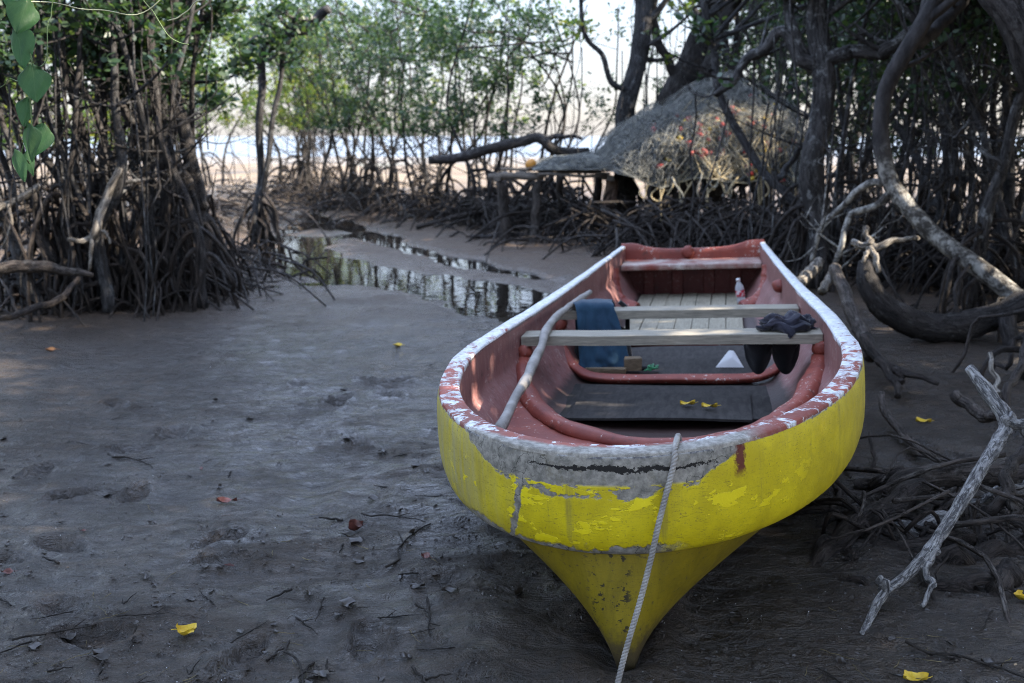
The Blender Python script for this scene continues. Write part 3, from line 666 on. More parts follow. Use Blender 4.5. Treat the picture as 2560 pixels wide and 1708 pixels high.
# navy rag bunched on the near thwart, black shorts hanging over it
mb = MB(); n1, n2 = 30, 40
th = np.linspace(0.02, np.pi - 0.02, n1)[:, None]; aa = np.linspace(0, 2 * np.pi, n2, endpoint=False)[None, :]
D = np.stack([np.sin(th) * np.cos(aa), np.sin(th) * np.sin(aa), np.cos(th) * np.ones_like(aa)], -1)
k = 1 + 0.75 * fbm(D[..., 0] * 3.1 + 1, D[..., 1] * 3.1 + D[..., 2] * 1.5 + 7, 4)
P = D * k[..., None] * L_((0.15, 0.085, 0.055)); P[..., 0] += 0.03 * np.sin(P[..., 1] * 30); P[..., 2] += 0.012 * np.sin(P[..., 0] * 60 + P[..., 1] * 30)
P = P + L_((0.585, 2.27, -0.05)); P[..., 2] = np.where((P[..., 1] < 2.165), P[..., 2] - 0.03, np.maximum(P[..., 2], -0.071))
mb.grid(O_top + P[..., :1] * e_u + P[..., 1:2] * e_s + P[..., 2:] * e_n, True)
tag(mb.build('rag', M['cloth_navy']), 'crumpled navy rag lying on the nearer thwart', 'rag')
def f_short(a, b):
    leg = np.abs(np.sin(a * np.pi * 2))
    z = -0.074 - b * (0.10 + 0.14 * leg ** 0.5) - 0.004
    s = 2.345 + 0.03 * b + 0.022 * np.sin(a * 14 + 1) * b + 0.015 * fbm(a * 4, b * 3, 2)
    u = 0.51 + (a - 0.5) * (0.235 + 0.03 * b) + 0.01 * fbm(a * 3, b * 4 + 3, 2)
    return u, s, z
tag(sheet(f_short, 40, 20, 0.006).build('shorts', M['cloth_black']), 'black shorts hanging down behind the nearer thwart under the rag', 'shorts')
m = Mat('white_plastic'); m.surf((0.80, 0.81, 0.83), 0.45, m.bump(m.noise(m.obj(), 40, 4), 0.2, 0.003)); M['plastic'] = m.m
mb = MB(); v = L_([(-0.085, -0.04, 0), (0.09, -0.045, 0), (0.075, 0.055, 0), (-0.07, 0.06, 0), (0.0, 0.005, 0.105), (0.03, 0.01, 0.098), (0.02, -0.035, 0.06)]) * 0.82
mb.add(v[:, :], [[0, 1, 6], [0, 6, 4], [1, 5, 6], [6, 5, 4], [1, 2, 5], [3, 0, 4], [2, 3, 5], [3, 4, 5]]); mb.add(v[:4], [[3, 2, 1, 0]])
ob = mb.build('plastic_bailer', M['plastic'], None, False, 0.006); ob.matrix_world = Matrix.Translation(Vector(bw(0.30, 2.98, -0.407))) @ BM.to_3x3().to_4x4()
tag(ob, 'white wedge of cut plastic on the dark floor boards', 'bailer')
# the bottle by the stern
def lathe(mb, prof, M4, m=20):
    a = np.linspace(0, 2 * np.pi, m, endpoint=False)
    P = np.stack([np.stack([r * np.cos(a), r * np.sin(a), np.full(m, z)], -1) for r, z in prof])
    Q = np.array(M4.to_3x3()) @ P.reshape(-1, 3).T; mb.grid((Q.T + np.array(M4.translation)).reshape(P.shape), True)
bt = empty('water_bottle', bw(0.40, 5.05, -0.40), 'clear plastic bottle with a red and white label by the stern planks', 'bottle')
BT = Matrix.Translation(bt.location) @ BM.to_3x3().to_4x4() @ Matrix.Rotation(-0.14, 4, 'Y')
m = Mat('bottle_plastic'); m.surf((0.75, 0.78, 0.82), 0.12, m.bump(m.noise(m.obj(), 30, 2), 0.1, 0.002), 0.5, **{'Transmission Weight': 0.55, 'IOR': 1.25}); M['bottle'] = m.m
m = Mat('bottle_label'); o_ = m.obj(); z_ = m.xyz(o_)[2]; m.surf(m.mix(m.step(m.noise(m.mapped(o_, (1, 1, 2)), 30, 2), 0.52, 0.56), (0.42, 0.03, 0.05), (0.6, 0.5, 0.52)), 0.4); M['label'] = m.m
def child(mb, name, mat, par):
    o = mb.build(name, mat); o.parent = par; o.matrix_parent_inverse = Matrix.Translation(par.location).inverted(); return o
mb = MB(); lathe(mb, [(0, 0.002), (0.028, 0.0), (0.034, 0.008), (0.034, 0.05), (0.031, 0.056), (0.034, 0.062), (0.034, 0.12), (0.03, 0.145), (0.015, 0.172), (0.0125, 0.178), (0.0125, 0.185), (0, 0.186)], BT); child(mb, 'body', M['bottle'], bt)
mb = MB(); lathe(mb, [(0.0347, 0.066), (0.0352, 0.068), (0.0352, 0.112), (0.0347, 0.114)], BT); child(mb, 'label', M['label'], bt)
mb = MB(); lathe(mb, [(0, 0.205), (0.0145, 0.204), (0.0155, 0.2), (0.0155, 0.186), (0.0, 0.185)], BT); child(mb, 'cap', M['plastic'], bt)
# twisted mooring rope over the bow
def rope_mat(name, a, b):
    m = Mat(name); o = m.pos(); n = m.noise(o, 320, 3, 0.7); d = m.noise(o, 14, 3)
    m.surf(m.mix(m.step(d, 0.35, 0.7), a, b), 0.85, m.bump(n, 0.6, 0.002), 0.2); return m.m
M['rope'] = rope_mat('grey_rope_fibre', (0.24, 0.23, 0.22), (0.40, 0.385, 0.36))
def laid_rope(mb, path, r, pitch):
    path = np.asarray(path); seg = np.linalg.norm(np.diff(path, axis=0), axis=1); L = np.concatenate([[0], np.cumsum(seg)])
    n = int(L[-1] / (pitch / 10)); t = np.linspace(0, L[-1], n)
    P = np.stack([np.interp(t, L, path[:, i]) for i in range(3)], -1)
    T = np.gradient(P, axis=0); T /= np.linalg.norm(T, axis=1)[:, None]
    U = np.cross(T, L_((1.0, 0.13, 0.2))); U /= np.linalg.norm(U, axis=1)[:, None]; V = np.cross(T, U)
    for k in range(3):
        a = 2 * np.pi * (t / pitch + k / 3)
        mb.tube(P + 0.54 * r * (np.cos(a)[:, None] * U + np.sin(a)[:, None] * V), r * 0.56, 7)
rp = smooth_path([bw(0.15, 0.34, -0.22), bw(0.148, 0.26, -0.10), bw(0.146, 0.18, -0.005), bw(0.145, 0.14, 0.013), bw(0.143, 0.08, 0.0125), bw(0.141, 0.038, 0.002), bw(0.139, 0.018, -0.03), at(1530, 1130, 2.692), at(1512, 1200, 2.675), at(1492, 1290, 2.655), at(1466, 1390, 2.64), at(1437, 1490, 2.625), at(1418, 1566, 2.61), at(1405, 1625, 2.58), g3((0.13, 2.50), 0.008), g3((0.0, 2.2), 0.008), g3((-0.1, 1.9), 0.008)], 160)
mb = MB(); laid_rope(mb, rp, 0.0085, 0.032)
tag(mb.build('mooring_rope', M['rope']), 'twisted grey mooring rope running over the bow down to the mud', 'rope')

# ------------------------------------------------------------ mangroves
# gaps in the leaf roof: the sun reaches these spots
SPOTS = [(at(1600, 345, 14.3), 0.45), (at(1555, 385, 14.25), 0.32), (at(1690, 375, 14.3), 0.25), (g3(gp(10, 865), 0), 0.02), (g3(gp(45, 843), 0), 0.02), (g3(gp(80, 825), 0), 0.02),
         (at(1405, 515, 14.75), 0.3), (at(1235, 545, 14.6), 0.25), (at(940, 465, 19), 0.45), (at(1030, 480, 18), 0.3), (at(1975, 565, 7.6), 0.22), (at(2040, 555, 7.6), 0.2), (at(1880, 640, 7.6), 0.22),
         (at(1855, 610, 7.7), 0.18), (at(2075, 470, 8.3), 0.14), (at(2290, 650, 8.1), 0.16), (at(1970, 690, 7.5), 0.1), (bw(-0.60, 4.9, -0.2), 0.10), (bw(-0.58, 5.6, -0.08), 0.10), (bw(0.45, 5.8, -0.05), 0.10),
         (bw(0.10, 2.2, -0.1), 0.07), (bw(0.18, 3.0, -0.08), 0.06), (bw(-0.15, 4.2, -0.4), 0.08), (bw(0.08, 5.75, -0.2), 0.06), (at(1235, 380, 15.4), 0.2), (at(640, 440, 24.5), 0.5), (at(1640, 470, 15.2), 0.2)]
def sun_gap(P):
    keep = np.ones(len(P), bool)
    for T, r in SPOTS:
        v = P - T; t = v @ SUN_DIR
        d = np.linalg.norm(v - t[:, None] * SUN_DIR, axis=1)
        keep &= (d > r + 0.13) | (t < 0.6)
    return P[keep]
def unit(v): return v / (np.linalg.norm(v, axis=-1, keepdims=True) + 1e-9)
def leaves(mb, tips, k, L, rng, up=0.25, spread=0.45, wid=0.27):
    """a rosette of k pointed oval leaves round every tip"""
    N = len(tips)
    if N == 0: return
    c = np.repeat(tips, k, 0) + rng.normal(0, spread * L, (N * k, 3))
    d = rng.normal(0, 1, (N * k, 3)); d[:, 2] = d[:, 2] * 0.6 + up; d = unit(d)
    nrm = rng.normal(0, 0.6, (N * k, 3)); nrm[:, 2] += 0.7
    s = unit(np.cross(d, nrm)); nz = np.cross(s, d)
    l = (L * rng.uniform(0.65, 1.2, (N * k, 1)))
    w = l * wid
    b = c; P = np.stack([b, b + d * l * 0.32 + s * w - nz * l * 0.03, b + d * l * 0.72 + s * w * 0.85 - nz * l * 0.05, b + d * l - nz * l * 0.1, b + d * l * 0.72 - s * w * 0.85 - nz * l * 0.05, b + d * l * 0.32 - s * w - nz * l * 0.03], 1)
    F = np.arange(N * k * 6).reshape(-1, 6)
    mb.add(P.reshape(-1, 3), F)

def arc_root(p_top, az, reach, rng, rise=0.15):
    h = p_top[2]; d = np.array([math.cos(az), math.sin(az), 0])
    end = p_top + d * reach; zg = gz(end[0], end[1])
    H = h - zg
    pts = [p_top, p_top + d * reach * 0.36 + [0, 0, -H * (0.12 - rise * 0.6)], p_top + d * reach * 0.70 + [0, 0, -H * 0.36], p_top + d * reach * 0.92 + [0, 0, -H * 0.70], np.array([end[0], end[1], zg - 0.06])]
    pts = np.array(pts) + np.vstack([np.zeros(3), rng.normal(0, 0.04, (3, 3)), np.zeros(3)])
    return smooth_path(pts, 12)

def branch_out(mb, path, r_at, nb, blen, rng, tips, m=5, twigs=3, t0=0.3, up=0.35, per=4):
    n = len(path)
    for _ in range(nb):
        t = rng.uniform(t0, 0.98); i = t * (n - 1); p = path[int(i)] * (1 - i % 1) + path[min(n - 1, int(i) + 1)] * (i % 1)
        az = rng.uniform(0, 2 * np.pi); el = rng.normal(up, 0.35)
        L = blen * rng.uniform(0.5, 1.2); d = np.array([math.cos(az) * math.cos(el), math.sin(az) * math.cos(el), math.sin(el)])
        bend = rng.normal(0, 0.25, 3) * L
        q = smooth_path([p, p + d * L * 0.5 + bend * 0.5, p + d * L + [0, 0, 0.15 * L] + bend], 9)
        r0 = max(0.006, r_at(t) * rng.uniform(0.3, 0.55))
        mb.tube(q, np.linspace(r0, r0 * 0.35, 9), m, False)
        for _k in range(twigs):
            j = rng.integers(3, 9); a2 = rng.normal(0, 1, 3); a2[2] = abs(a2[2]) * 0.6; a2 = unit(a2); l2 = L * rng.uniform(0.25, 0.55)
            w = smooth_path([q[j], q[j] + a2 * l2 * 0.5 + rng.normal(0, 0.03, 3), q[j] + a2 * l2 + [0, 0, 0.1 * l2]], 5)
            mb.tube(w, np.linspace(r0 * 0.4, 0.003, 5), 4, False)
            for f in rng.uniform(0.35, 1.05, per): tips.append(w[0] * (1 - f) + w[-1] * f + rng.normal(0, 0.05, 3))

def mangrove(label, base, stems, hub=0.8, nroots=14, reach=0.8, bk='bark', rt='root', rootr=0.02, leafm='leaf', nb=7, blen=1.0, twigs=3, per=4, k=5, leafL=0.09,
             zmin=0.0, canopy=None, group=None, seed=1, wobble=0.06, t0=0.35, drops=0, keep=None, name='mangrove_tree', rootparts=True, rise=0.15, az=None):
    """stems: list of (list of control points, r at foot, r at top)"""
    rng = np.random.default_rng(seed)
    bx, by = base; bz = gz(bx, by)
    root = empty(name, (bx, by, bz), label, 'tree', group)
    tb = MB(); tips = []; spaths = []
    for pts, r0, r1 in stems:
        q = wob(smooth_path(pts, 34), wobble * (0.4 + r0 * 3), rng, 4)
        rr = np.linspace(r0, r1, 34) * (1 + 0.10 * fbm(np.arange(34) * 0.45, np.full(34, seed * 1.7), 3))
        tb.tube(q, rr, 9 if r0 > 0.035 else 6, True, 0.10, rng)
        spaths.append((q, r0, r1))
        branch_out(tb, q, lambda t, a=r0, b=r1: a + (b - a) * t, nb, blen, rng, tips, 5, twigs, t0, per=per)
        for _d in range(drops):
            t = rng.integers(14, 33); p = q[t] + rng.normal(0, 0.25, 3) * [1, 1, 0]
            zt = p[2]; ze = max(rng.uniform(-0.5, 0.8) * zt * 0.6, gz(p[0], p[1]) - 0.03)
            tb.tube(wob(np.linspace(p, [p[0] + rng.normal(0, .12), p[1] + rng.normal(0, .12), ze], 10), 0.03, rng), rng.uniform(0.006, 0.013), 4, False)
    def lim(P): P[:, :3] -= [bx, by, bz]; return P
    rooted = [sp for sp in spaths if sp[0][0, 2] - bz < 0.45]
    if canopy:
        for (cx, cy, cz, rx, ry, rz, n) in canopy:
            P = rng.normal(0, 1, (n, 3)); P = unit(P) * rng.uniform(0.15, 1, (n, 1)) ** 0.45 * [rx, ry, rz]
            lump_ = fbm(P[:, 0] * 0.9 + seed, P[:, 1] * 0.9 + P[:, 2], 3); P = P[lump_ > -0.42] + [cx, cy, cz]
            for _b in range(7):
                e = P[rng.integers(len(P))]; tall = [sp for sp in spaths if sp[0][-1, 2] > 2.6]; q, r0, r1 = tall[rng.integers(len(tall))]
                s0 = q[rng.integers(27, 34)]; mid = (s0 + e) / 2 + rng.normal(0, 0.25, 3)
                w = smooth_path([s0, mid, e], 10); tb.tube(w, np.linspace(max(0.02, r1 * 0.7), 0.008, 10), 5, False)
            tips += list(P)
    T = np.array(tips).reshape(-1, 3)
    if len(T):
        T = T[T[:, 2] > zmin]
        if keep is not None: T = T[keep(T)]
        T = sun_gap(T)
    off = np.array([bx, by, bz])
    tb.v = [v - off for v in tb.v]
    tb.build('trunk', M[bk], root)
    if len(T) and k:
        lb = MB(); leaves(lb, T - off, k, leafL, rng); lb.build('crown', M[leafm], root, False)
    for i in range(nroots):
        q, r0, r1 = rooted[i % len(rooted)]
        zt = bz + hub * rng.uniform(0.25, 1.25); j = int(np.argmin(np.abs(q[:, 2] - zt))); p = q[j]
        a_ = rng.uniform(0, 2 * np.pi) if az is None else rng.normal(az, 0.9)
        rp_ = arc_root(p.copy(), a_, reach * rng.uniform(0.2, 0.85) * (0.4 + 0.6 * min(1.2, (p[2] - bz) / hub)), rng, rise)
        rb = MB(); rr = rootr * rng.uniform(0.6, 1.35)
        rb.tube(rp_ - off, np.linspace(rr, rr * 0.75, 12) * (1 + 0.12 * fbm(np.arange(12) * 0.7, np.full(12, i * 3.3), 2)), 6, True, 0.12, rng)
        rb.build('prop_root', M[rt], root)
    return root
def up(base, h, lean=(0, 0), curve=0.15, rng=RNG, z0=None):
    """control points of one rising stem"""
    bx, by = base; z = gz(bx, by) + (0.0 if z0 is None else z0)
    lx, ly = lean; c = rng.normal(0, curve, (3, 2))
    return [(bx, by, z), (bx + lx * 0.15 + c[0, 0] * 0.4, by + ly * 0.15 + c[0, 1] * 0.4, z + h * 0.22), (bx + lx * 0.45 + c[1, 0], by + ly * 0.45 + c[1, 1], z + h * 0.55), (bx + lx + c[2, 0], by + ly + c[2, 1], z + h)]

def can(x, y, z, n=330, r=1.7, h=1.1): return (x, y, z, r, r, h, n)
# --- the dark clump on the near bank, beside the sandy creek
clump = [((415, 690), 9.4, 'dark mangrove whose reddish stilt roots fan onto the open mud', 3, 30, 0.95, 0.75),
         ((320, 700), 9.3, 'many stemmed mangrove behind the bleached broken branch in the dark clump', 5, 30, 0.9, 0.9),
         ((200, 715), 9.1, 'mangrove with thin crossing stems beside the hanging heart shaped vine leaves', 5, 22, 0.9, 0.8),
         ((80, 720), 9.0, 'low mangrove at the picture edge with roots half flat on mud', 4, 20, 0.8, 0.8),
         ((405, 640), 10.4, 'mangrove at the creek side of the clump leaning over the water', 3, 24, 0.9, 0.8),
         ((380, 640), 10.6, 'mangrove with a dense dark crown rising behind the middle of the clump', 4, 16, 0.8, 0.8),
         ((250, 640), 10.8, 'mangrove with a heavy dark leaning trunk in the back of the clump', 4, 14, 0.8, 0.8)]
for i, ((xd, yd), Y, lab, ns, nr, hub, reach) in enumerate(clump):
    b = gp(xd, yd); b = b * (Y / b[1]); r_ = np.random.default_rng(100 + i); st = []
    for j in range(ns):
        bb = (b[0] + r_.normal(0, 0.16), b[1] + r_.normal(0, 0.2))
        st.append((up(bb, r_.uniform(3.0, 4.2), (r_.normal(-0.25, 0.45), r_.normal(0, 0.4)), 0.14, r_), r_.uniform(0.028, 0.055) * (1.4 if j == 0 else 1), 0.018))
    mangrove(lab, b, st, hub, nr + 8, reach, 'bark_dark' if i % 2 == 0 else 'bark', 'root', 0.02, 'leaf_shaded', 9, 0.8, 3, 4, 5, 0.085, 2.15 if i < 4 else 1.9, seed=200 + i, drops=3, canopy=[can(b[0] - 0.2, b[1] + 0.4, 4.4, 420, 1.8, 1.0)] if i in (1, 2, 3, 4) else None, group='mangroves in the dark clump by the creek')
# the thick slanting limbs that cross the clump
b = at(470, 560, 10.2)
mangrove('old mangrove with two thick dark limbs slanting across the clump', b[:2], [
    ([(b[0], b[1], gz(b[0], b[1])), at(455, 470, 10.1), at(400, 370, 10.0), at(300, 260, 10.0), at(235, 190, 10.1), at(150, 60, 10.1), at(120, -80, 10.1)], 0.085, 0.05),
    ([at(462, 480, 10.1), at(425, 330, 10.1), at(405, 200, 10.2), at(395, 60, 10.2), at(400, -120, 10.2)], 0.075, 0.06),
    ([at(430, 400, 10.1), at(330, 300, 9.8), at(250, 215, 9.7), at(225, 150, 9.7)], 0.05, 0.03)],
    0.9, 16, 0.8, 'bark_dark', 'root', 0.024, 'leaf_shaded', 9, 0.9, 4, 6, 6, 0.09, 1.7, seed=231, t0=0.5, drops=2, group='mangroves in the dark clump by the creek')
# bleached broken branch hung up in the clump
def px_tube(name, pts, mat, label, cat, n=24, amp=0.006, m=8, seed=0, group=None, rough=0.15, extra=()):
    rng = np.random.default_rng(seed + 900); mb = MB()
    for P in (pts, *extra):
        A = np.array([[*at(x, y, Y), r] for x, y, Y, r in P]); q = smooth_path(A, n); p = wob(q[:, :3], amp, rng, 5)
        mb.tube(p, q[:, 3] * (1 + 0.14 * fbm(np.arange(n) * 0.6, np.full(n, seed * 2.3), 3)), m, True, rough, rng)
    return tag(mb.build(name, M[mat]), label, cat, group)
px_tube('broken_branch', [(275, 385, 8.9, .030), (240, 465, 8.8, .04), (218, 530, 8.7, .042), (205, 550, 8.7, .03), (155, 552, 8.6, .018)], 'deadwood', 'bleached broken branch hanging among the dark stilt roots', 'branch', seed=1,
        extra=[[(212, 545, 8.7, .02), (208, 590, 8.6, .016), (205, 625, 8.6, .01)], [(222, 530, 8.7, .016), (245, 535, 8.7, .014), (252, 560, 8.7, .01)]])
px_tube('broken_branch', [(-10, 480, 8.6, .035), (40, 460, 8.7, .035), (90, 425, 8.8, .025)], 'deadwood', 'pale dead branch at the picture edge under the vine leaves', 'branch', seed=2, extra=[[(20, 470, 8.6, .018), (25, 520, 8.5, .014), (5, 570, 8.5, .01)]])
px_tube('fallen_branch', [(-20, 618, 8.3, .05), (60, 612, 8.4, .055), (150, 620, 8.5, .04), (215, 632, 8.5, .02)], 'root_grey', 'grey fallen branch lying level through the stilt roots', 'branch', seed=3)
px_tube('fallen_branch', [(-20, 735, 7.6, .02), (60, 715, 7.9, .03), (130, 690, 8.1, .03), (180, 640, 8.4, .02)], 'root', 'dark fallen branch sloping up out of the mud at the edge of the clump', 'branch', seed=4, extra=[[(40, 718, 7.9, .015), (20, 670, 8.0, .012), (0, 640, 8.2, .01)]])
# slender pair of stems standing alone at the creek
b = gp(592, 592)
TW = b[1]
mangrove('lone mangrove with two slender stems on a cone of stilt roots at the creek', b, [
    ([at(590, 560, TW), at(588, 470, TW), at(596, 380, TW), at(600, 250, TW), at(603, 150, TW), at(604, 88, TW)], 0.055, 0.05),
    ([at(600, 560, TW), at(604, 450, TW), at(620, 330, TW), at(632, 220, TW), at(648, 140, TW), at(668, 90, TW), at(690, 20, TW)], 0.04, 0.03),
    ([at(560, 95, TW), at(604, 92, TW), at(650, 82, TW), at(690, 70, TW), at(760, 20, TW)], 0.055, 0.06)],
    0.75, 36, 0.46, 'bark', 'root', 0.02, 'leaf_shaded', 5, 0.6, 3, 4, 5, 0.085, 2.45, seed=240, t0=0.6, rise=0.05)
# --- bushes along the far bank of the creek
row = [((668, 452), 'far bank mangrove bush nearest the open creek mouth'), ((742, 462), 'leafy mangrove bush second from the creek mouth along the far bank'), ((815, 478), 'bushy mangrove on the far bank above the sunlit tangle of roots'),
       ((900, 490), 'broad mangrove bush on the far bank with bright sky gaps in its crown'), ((990, 505), 'mangrove bush on the far bank with a pale arching stem'), ((1090, 520), 'mangrove bush just before the plank platform'),
       ((1190, 520), 'thin mangrove growing behind the end of the plank platform'), ((1310, 520), 'spindly open mangrove against pale sky beside the net heap')]
for i, ((xd, yd), lab) in enumerate(row):
    b = gp(xd, yd); r_ = np.random.default_rng(300 + i); st = []
    sc = b[1] / 18
    for j in range(5 if i < 6 else 3):
        a_ = r_.uniform(0, 6.28); bb = (b[0] + 0.3 * math.cos(a_), b[1] + 0.3 * math.sin(a_))
        st.append((up(bb, r_.uniform(3.0, 4.2) * sc ** 0.5, (math.cos(a_) * r_.uniform(0.3, 1.3), math.sin(a_) * r_.uniform(0.2, 1.0)), 0.25, r_), r_.uniform(0.03, 0.05), 0.012))
    mangrove(lab, b, st, 0.8, 24, 1.2, 'bark_dark', 'root', 0.026, 'leaf' if i < 2 else 'leaf_shaded', (13, 13, 13, 13, 12, 10, 6, 4)[i], 1.2, 4, 5 if i < 6 else 3, 5 if i < 6 else 4, 0.08, (1.55 if i < 6 else 1.75) * sc ** 0.4, seed=320 + i, drops=1, t0=0.3, canopy=[can(b[0] + r_.normal(0, .5), b[1] + r_.normal(0, .5), 3.3 * sc ** 0.6, 300, 1.7, 0.75)] if i < 7 else None, group='mangrove bushes along the far bank')
back = [(700, 30, 'pale green mangrove far behind the bank, seen through the first bush'), (830, 31, 'distant mangrove rising behind the broad bush'), (1000, 29, 'distant mangrove behind the bush with the arching stem'), (1130, 27, 'distant mangrove whose top leaves fill the sky above the platform end')]
for i, (xd, Y, lab) in enumerate(back):
    b = at(xd, 440, Y)[:2]; r_ = np.random.default_rng(350 + i); st = []
    for j in range(4): st.append((up((b[0] + r_.normal(0, .4), b[1] + r_.normal(0, .4)), r_.uniform(4.5, 6.5), (r_.normal(0, 1), r_.normal(0, 1)), 0.3, r_), 0.05, 0.015))
    mangrove(lab, b, st, 1.0, 8, 1.2, 'bark', 'root', 0.03, 'leaf', 6, 1.6, 3, 3, 4, 0.12, 2.0, seed=360 + i, t0=0.35, group='distant mangroves behind the far bank')
# --- bright trees behind the dark clump
lb_ = [(-40, 15, 'sunlit pale stemmed mangrove at the picture edge behind the vine'), (90, 17, 'sunlit mangrove with yellow green leaves behind the clump'), (210, 19, 'tall sunlit mangrove glimpsed through the middle of the clump'), (330, 21, 'sunlit mangrove with pale stems behind the old leaning limbs'),
       (395, 24, 'sunlit mangrove over the sea just behind the clump'), (455, 31, 'far sunlit mangrove whose crown overhangs the creek mouth'), (-150, 12, 'pale mangrove just outside the clump, roots in dappled sun'), (715, 42, 'farthest bright crown above the creek mouth')]
for i, (xd, Y, lab) in enumerate(lb_):
    b = at(xd, 470, Y)[:2]; r_ = np.random.default_rng(400 + i); st = []
    for j in range(5): st.append((up((b[0] + r_.normal(0, .45), b[1] + r_.normal(0, .5)), r_.uniform(3.8, 6.0) * (1.2 if Y > 22 else 1), (r_.normal(0, .9), r_.normal(0, .8)), 0.3, r_), r_.uniform(.03, .055), 0.012))
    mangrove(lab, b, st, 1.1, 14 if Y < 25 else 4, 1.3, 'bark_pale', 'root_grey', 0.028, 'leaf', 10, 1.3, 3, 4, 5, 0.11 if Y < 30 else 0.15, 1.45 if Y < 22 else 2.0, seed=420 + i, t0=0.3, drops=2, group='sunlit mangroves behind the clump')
# --- the wood on the side of the sun
KW = dict(bk='bark', rt='root', leafm='leaf_shaded', leafL=0.13)
b = at(1432, 430, 16)
mangrove('grey trunk rising straight behind the slope of the net heap', b[:2], [([(b[0], b[1], gz(b[0], b[1])), at(1430, 430, 16), at(1436, 300, 16), at(1455, 200, 16), at(1472, 90, 16), at(1462, -20, 16), at(1440, -120, 16)], 0.17, 0.13), ([at(1452, 210, 16), at(1405, 190, 15.8), at(1380, 130, 15.7), at(1340, 60, 15.6), at(1330, -50, 15.6)], 0.05, 0.03)],
         0.8, 10, 0.9, nb=6, blen=0.9, zmin=2.4, t0=0.6, seed=501, canopy=[can(b[0] - 0.6, 16.2, 5.0, 200)], drops=3, per=3, leafm='leaf')
b = at(1520, 430, 17)
mangrove('thick leaning trunk with several heavy limbs directly behind the net heap', b[:2], [([(b[0], b[1], gz(b[0], b[1])), at(1522, 320, 17), at(1545, 220, 17), at(1600, 110, 17), at(1650, 0, 17), at(1690, -100, 17)], 0.27, 0.19), ([at(1545, 260, 16.8), at(1600, 190, 16.6), at(1660, 70, 16.5), at(1705, -30, 16.5)], 0.12, 0.09),
          ([at(1640, 60, 16.8), at(1680, 150, 16.4), at(1720, 210, 16.2), at(1800, 260, 16.0)], 0.07, 0.04), ([at(1560, 190, 16.9), at(1510, 100, 16.8), at(1500, 10, 16.7), at(1520, -60, 16.7)], 0.08, 0.06)],
         0.9, 14, 1.0, 'bark_dark', nb=6, blen=1.1, zmin=2.7, t0=0.55, seed=502, canopy=[can(b[0] + 0.9, 16.8, 5.4, 260)], drops=4, per=3, leafm='leaf')
b = at(1875, 560, 10.5)
mangrove('upright trunk blotched with pale lichen standing beside the net heap', b[:2], [([(b[0], b[1], gz(b[0], b[1])), at(1874, 500, 10.5), at(1868, 390, 10.5), at(1880, 270, 10.5), at(1888, 130, 10.5), at(1880, 10, 10.5), at(1870, -120, 10.5), at(1850, -330, 10.6)], 0.135, 0.09),
          ([at(1887, 140, 10.5), at(1950, 118, 10.4), at(2020, 124, 10.3), at(2080, 90, 10.2), at(2130, 30, 10.2)], 0.08, 0.06), ([at(1884, 150, 10.5), at(1820, 110, 10.6), at(1755, 112, 10.7), at(1690, 160, 10.8), at(1640, 215, 10.9)], 0.085, 0.03), ([at(1885, 190, 10.5), at(1830, 90, 10.6), at(1790, -30, 10.8)], 0.06, 0.04)],
         0.7, 24, 0.8, 'bark_pale', nb=5, blen=0.8, zmin=3.0, t0=0.5, seed=503, canopy=[can(b[0] + 0.5, 10.6, 4.8), can(b[0] + 1.8, 9.6, 5.6), can(b[0] - 0.6, 9.8, 5.3)], drops=4, leafm='leaf_shaded', leafL=0.13)
b = at(2480, 830, 7.5)
mangrove('bent trunk that leans out low over the mud and then turns straight up', b[:2], [([at(2560, 900, 7.3), at(2460, 800, 7.6), at(2350, 697, 7.9), at(2240, 612, 8.1), at(2150, 545, 8.3), at(2095, 487, 8.4), at(2045, 425, 8.5), at(2022, 350, 8.5), at(2018, 290, 8.5), at(2035, 205, 8.5), at(2085, 110, 8.4), at(2140, 10, 8.4), at(2200, -120, 8.3), at(2270, -320, 8.2)], 0.082, 0.062),
          ([at(2040, 420, 8.5), at(1990, 425, 8.6), at(1930, 470, 8.7), at(1890, 520, 8.8), at(1865, 600, 8.9)], 0.035, 0.02), ([at(2050, 432, 8.5), at(1990, 480, 8.5), at(1930, 540, 8.5), at(1900, 640, 8.5)], 0.035, 0.025), ([at(2095, 100, 8.4), at(2160, 60, 8.8), at(2230, -30, 9.0)], 0.06, 0.05)],
         0.5, 5, 0.5, 'bark_bent', nb=3, blen=0.7, zmin=3.0, t0=0.72, seed=504, wobble=0.03, canopy=[can(5.0, 8.2, 4.6), can(6.3, 9.2, 5.4), can(3.6, 8.8, 5.2)], leafL=0.13, leafm='leaf_shaded')
b = at(1935, 610, 11.8)
mangrove('thin trunk leaning across the front of the net heap', b[:2], [([(b[0], b[1], gz(b[0], b[1])), at(1890, 545, 12.0), at(1800, 435, 12.3), at(1740, 380, 12.5), at(1690, 300, 12.6), at(1655, 210, 12.7), at(1642, 120, 12.8), at(1610, -20, 12.8)], 0.06, 0.045), ([at(1780, 415, 12.4), at(1812, 380, 12.3), at(1850, 330, 12.2), at(1905, 295, 12.1)], 0.045, 0.02)],
         0.6, 14, 0.7, nb=3, blen=0.7, zmin=2.8, t0=0.75, seed=505, canopy=[can(b[0] + 1.2, 12.6, 5.2)], leafL=0.13, leafm='leaf_shaded')
b = at(2230, 640, 9.2)
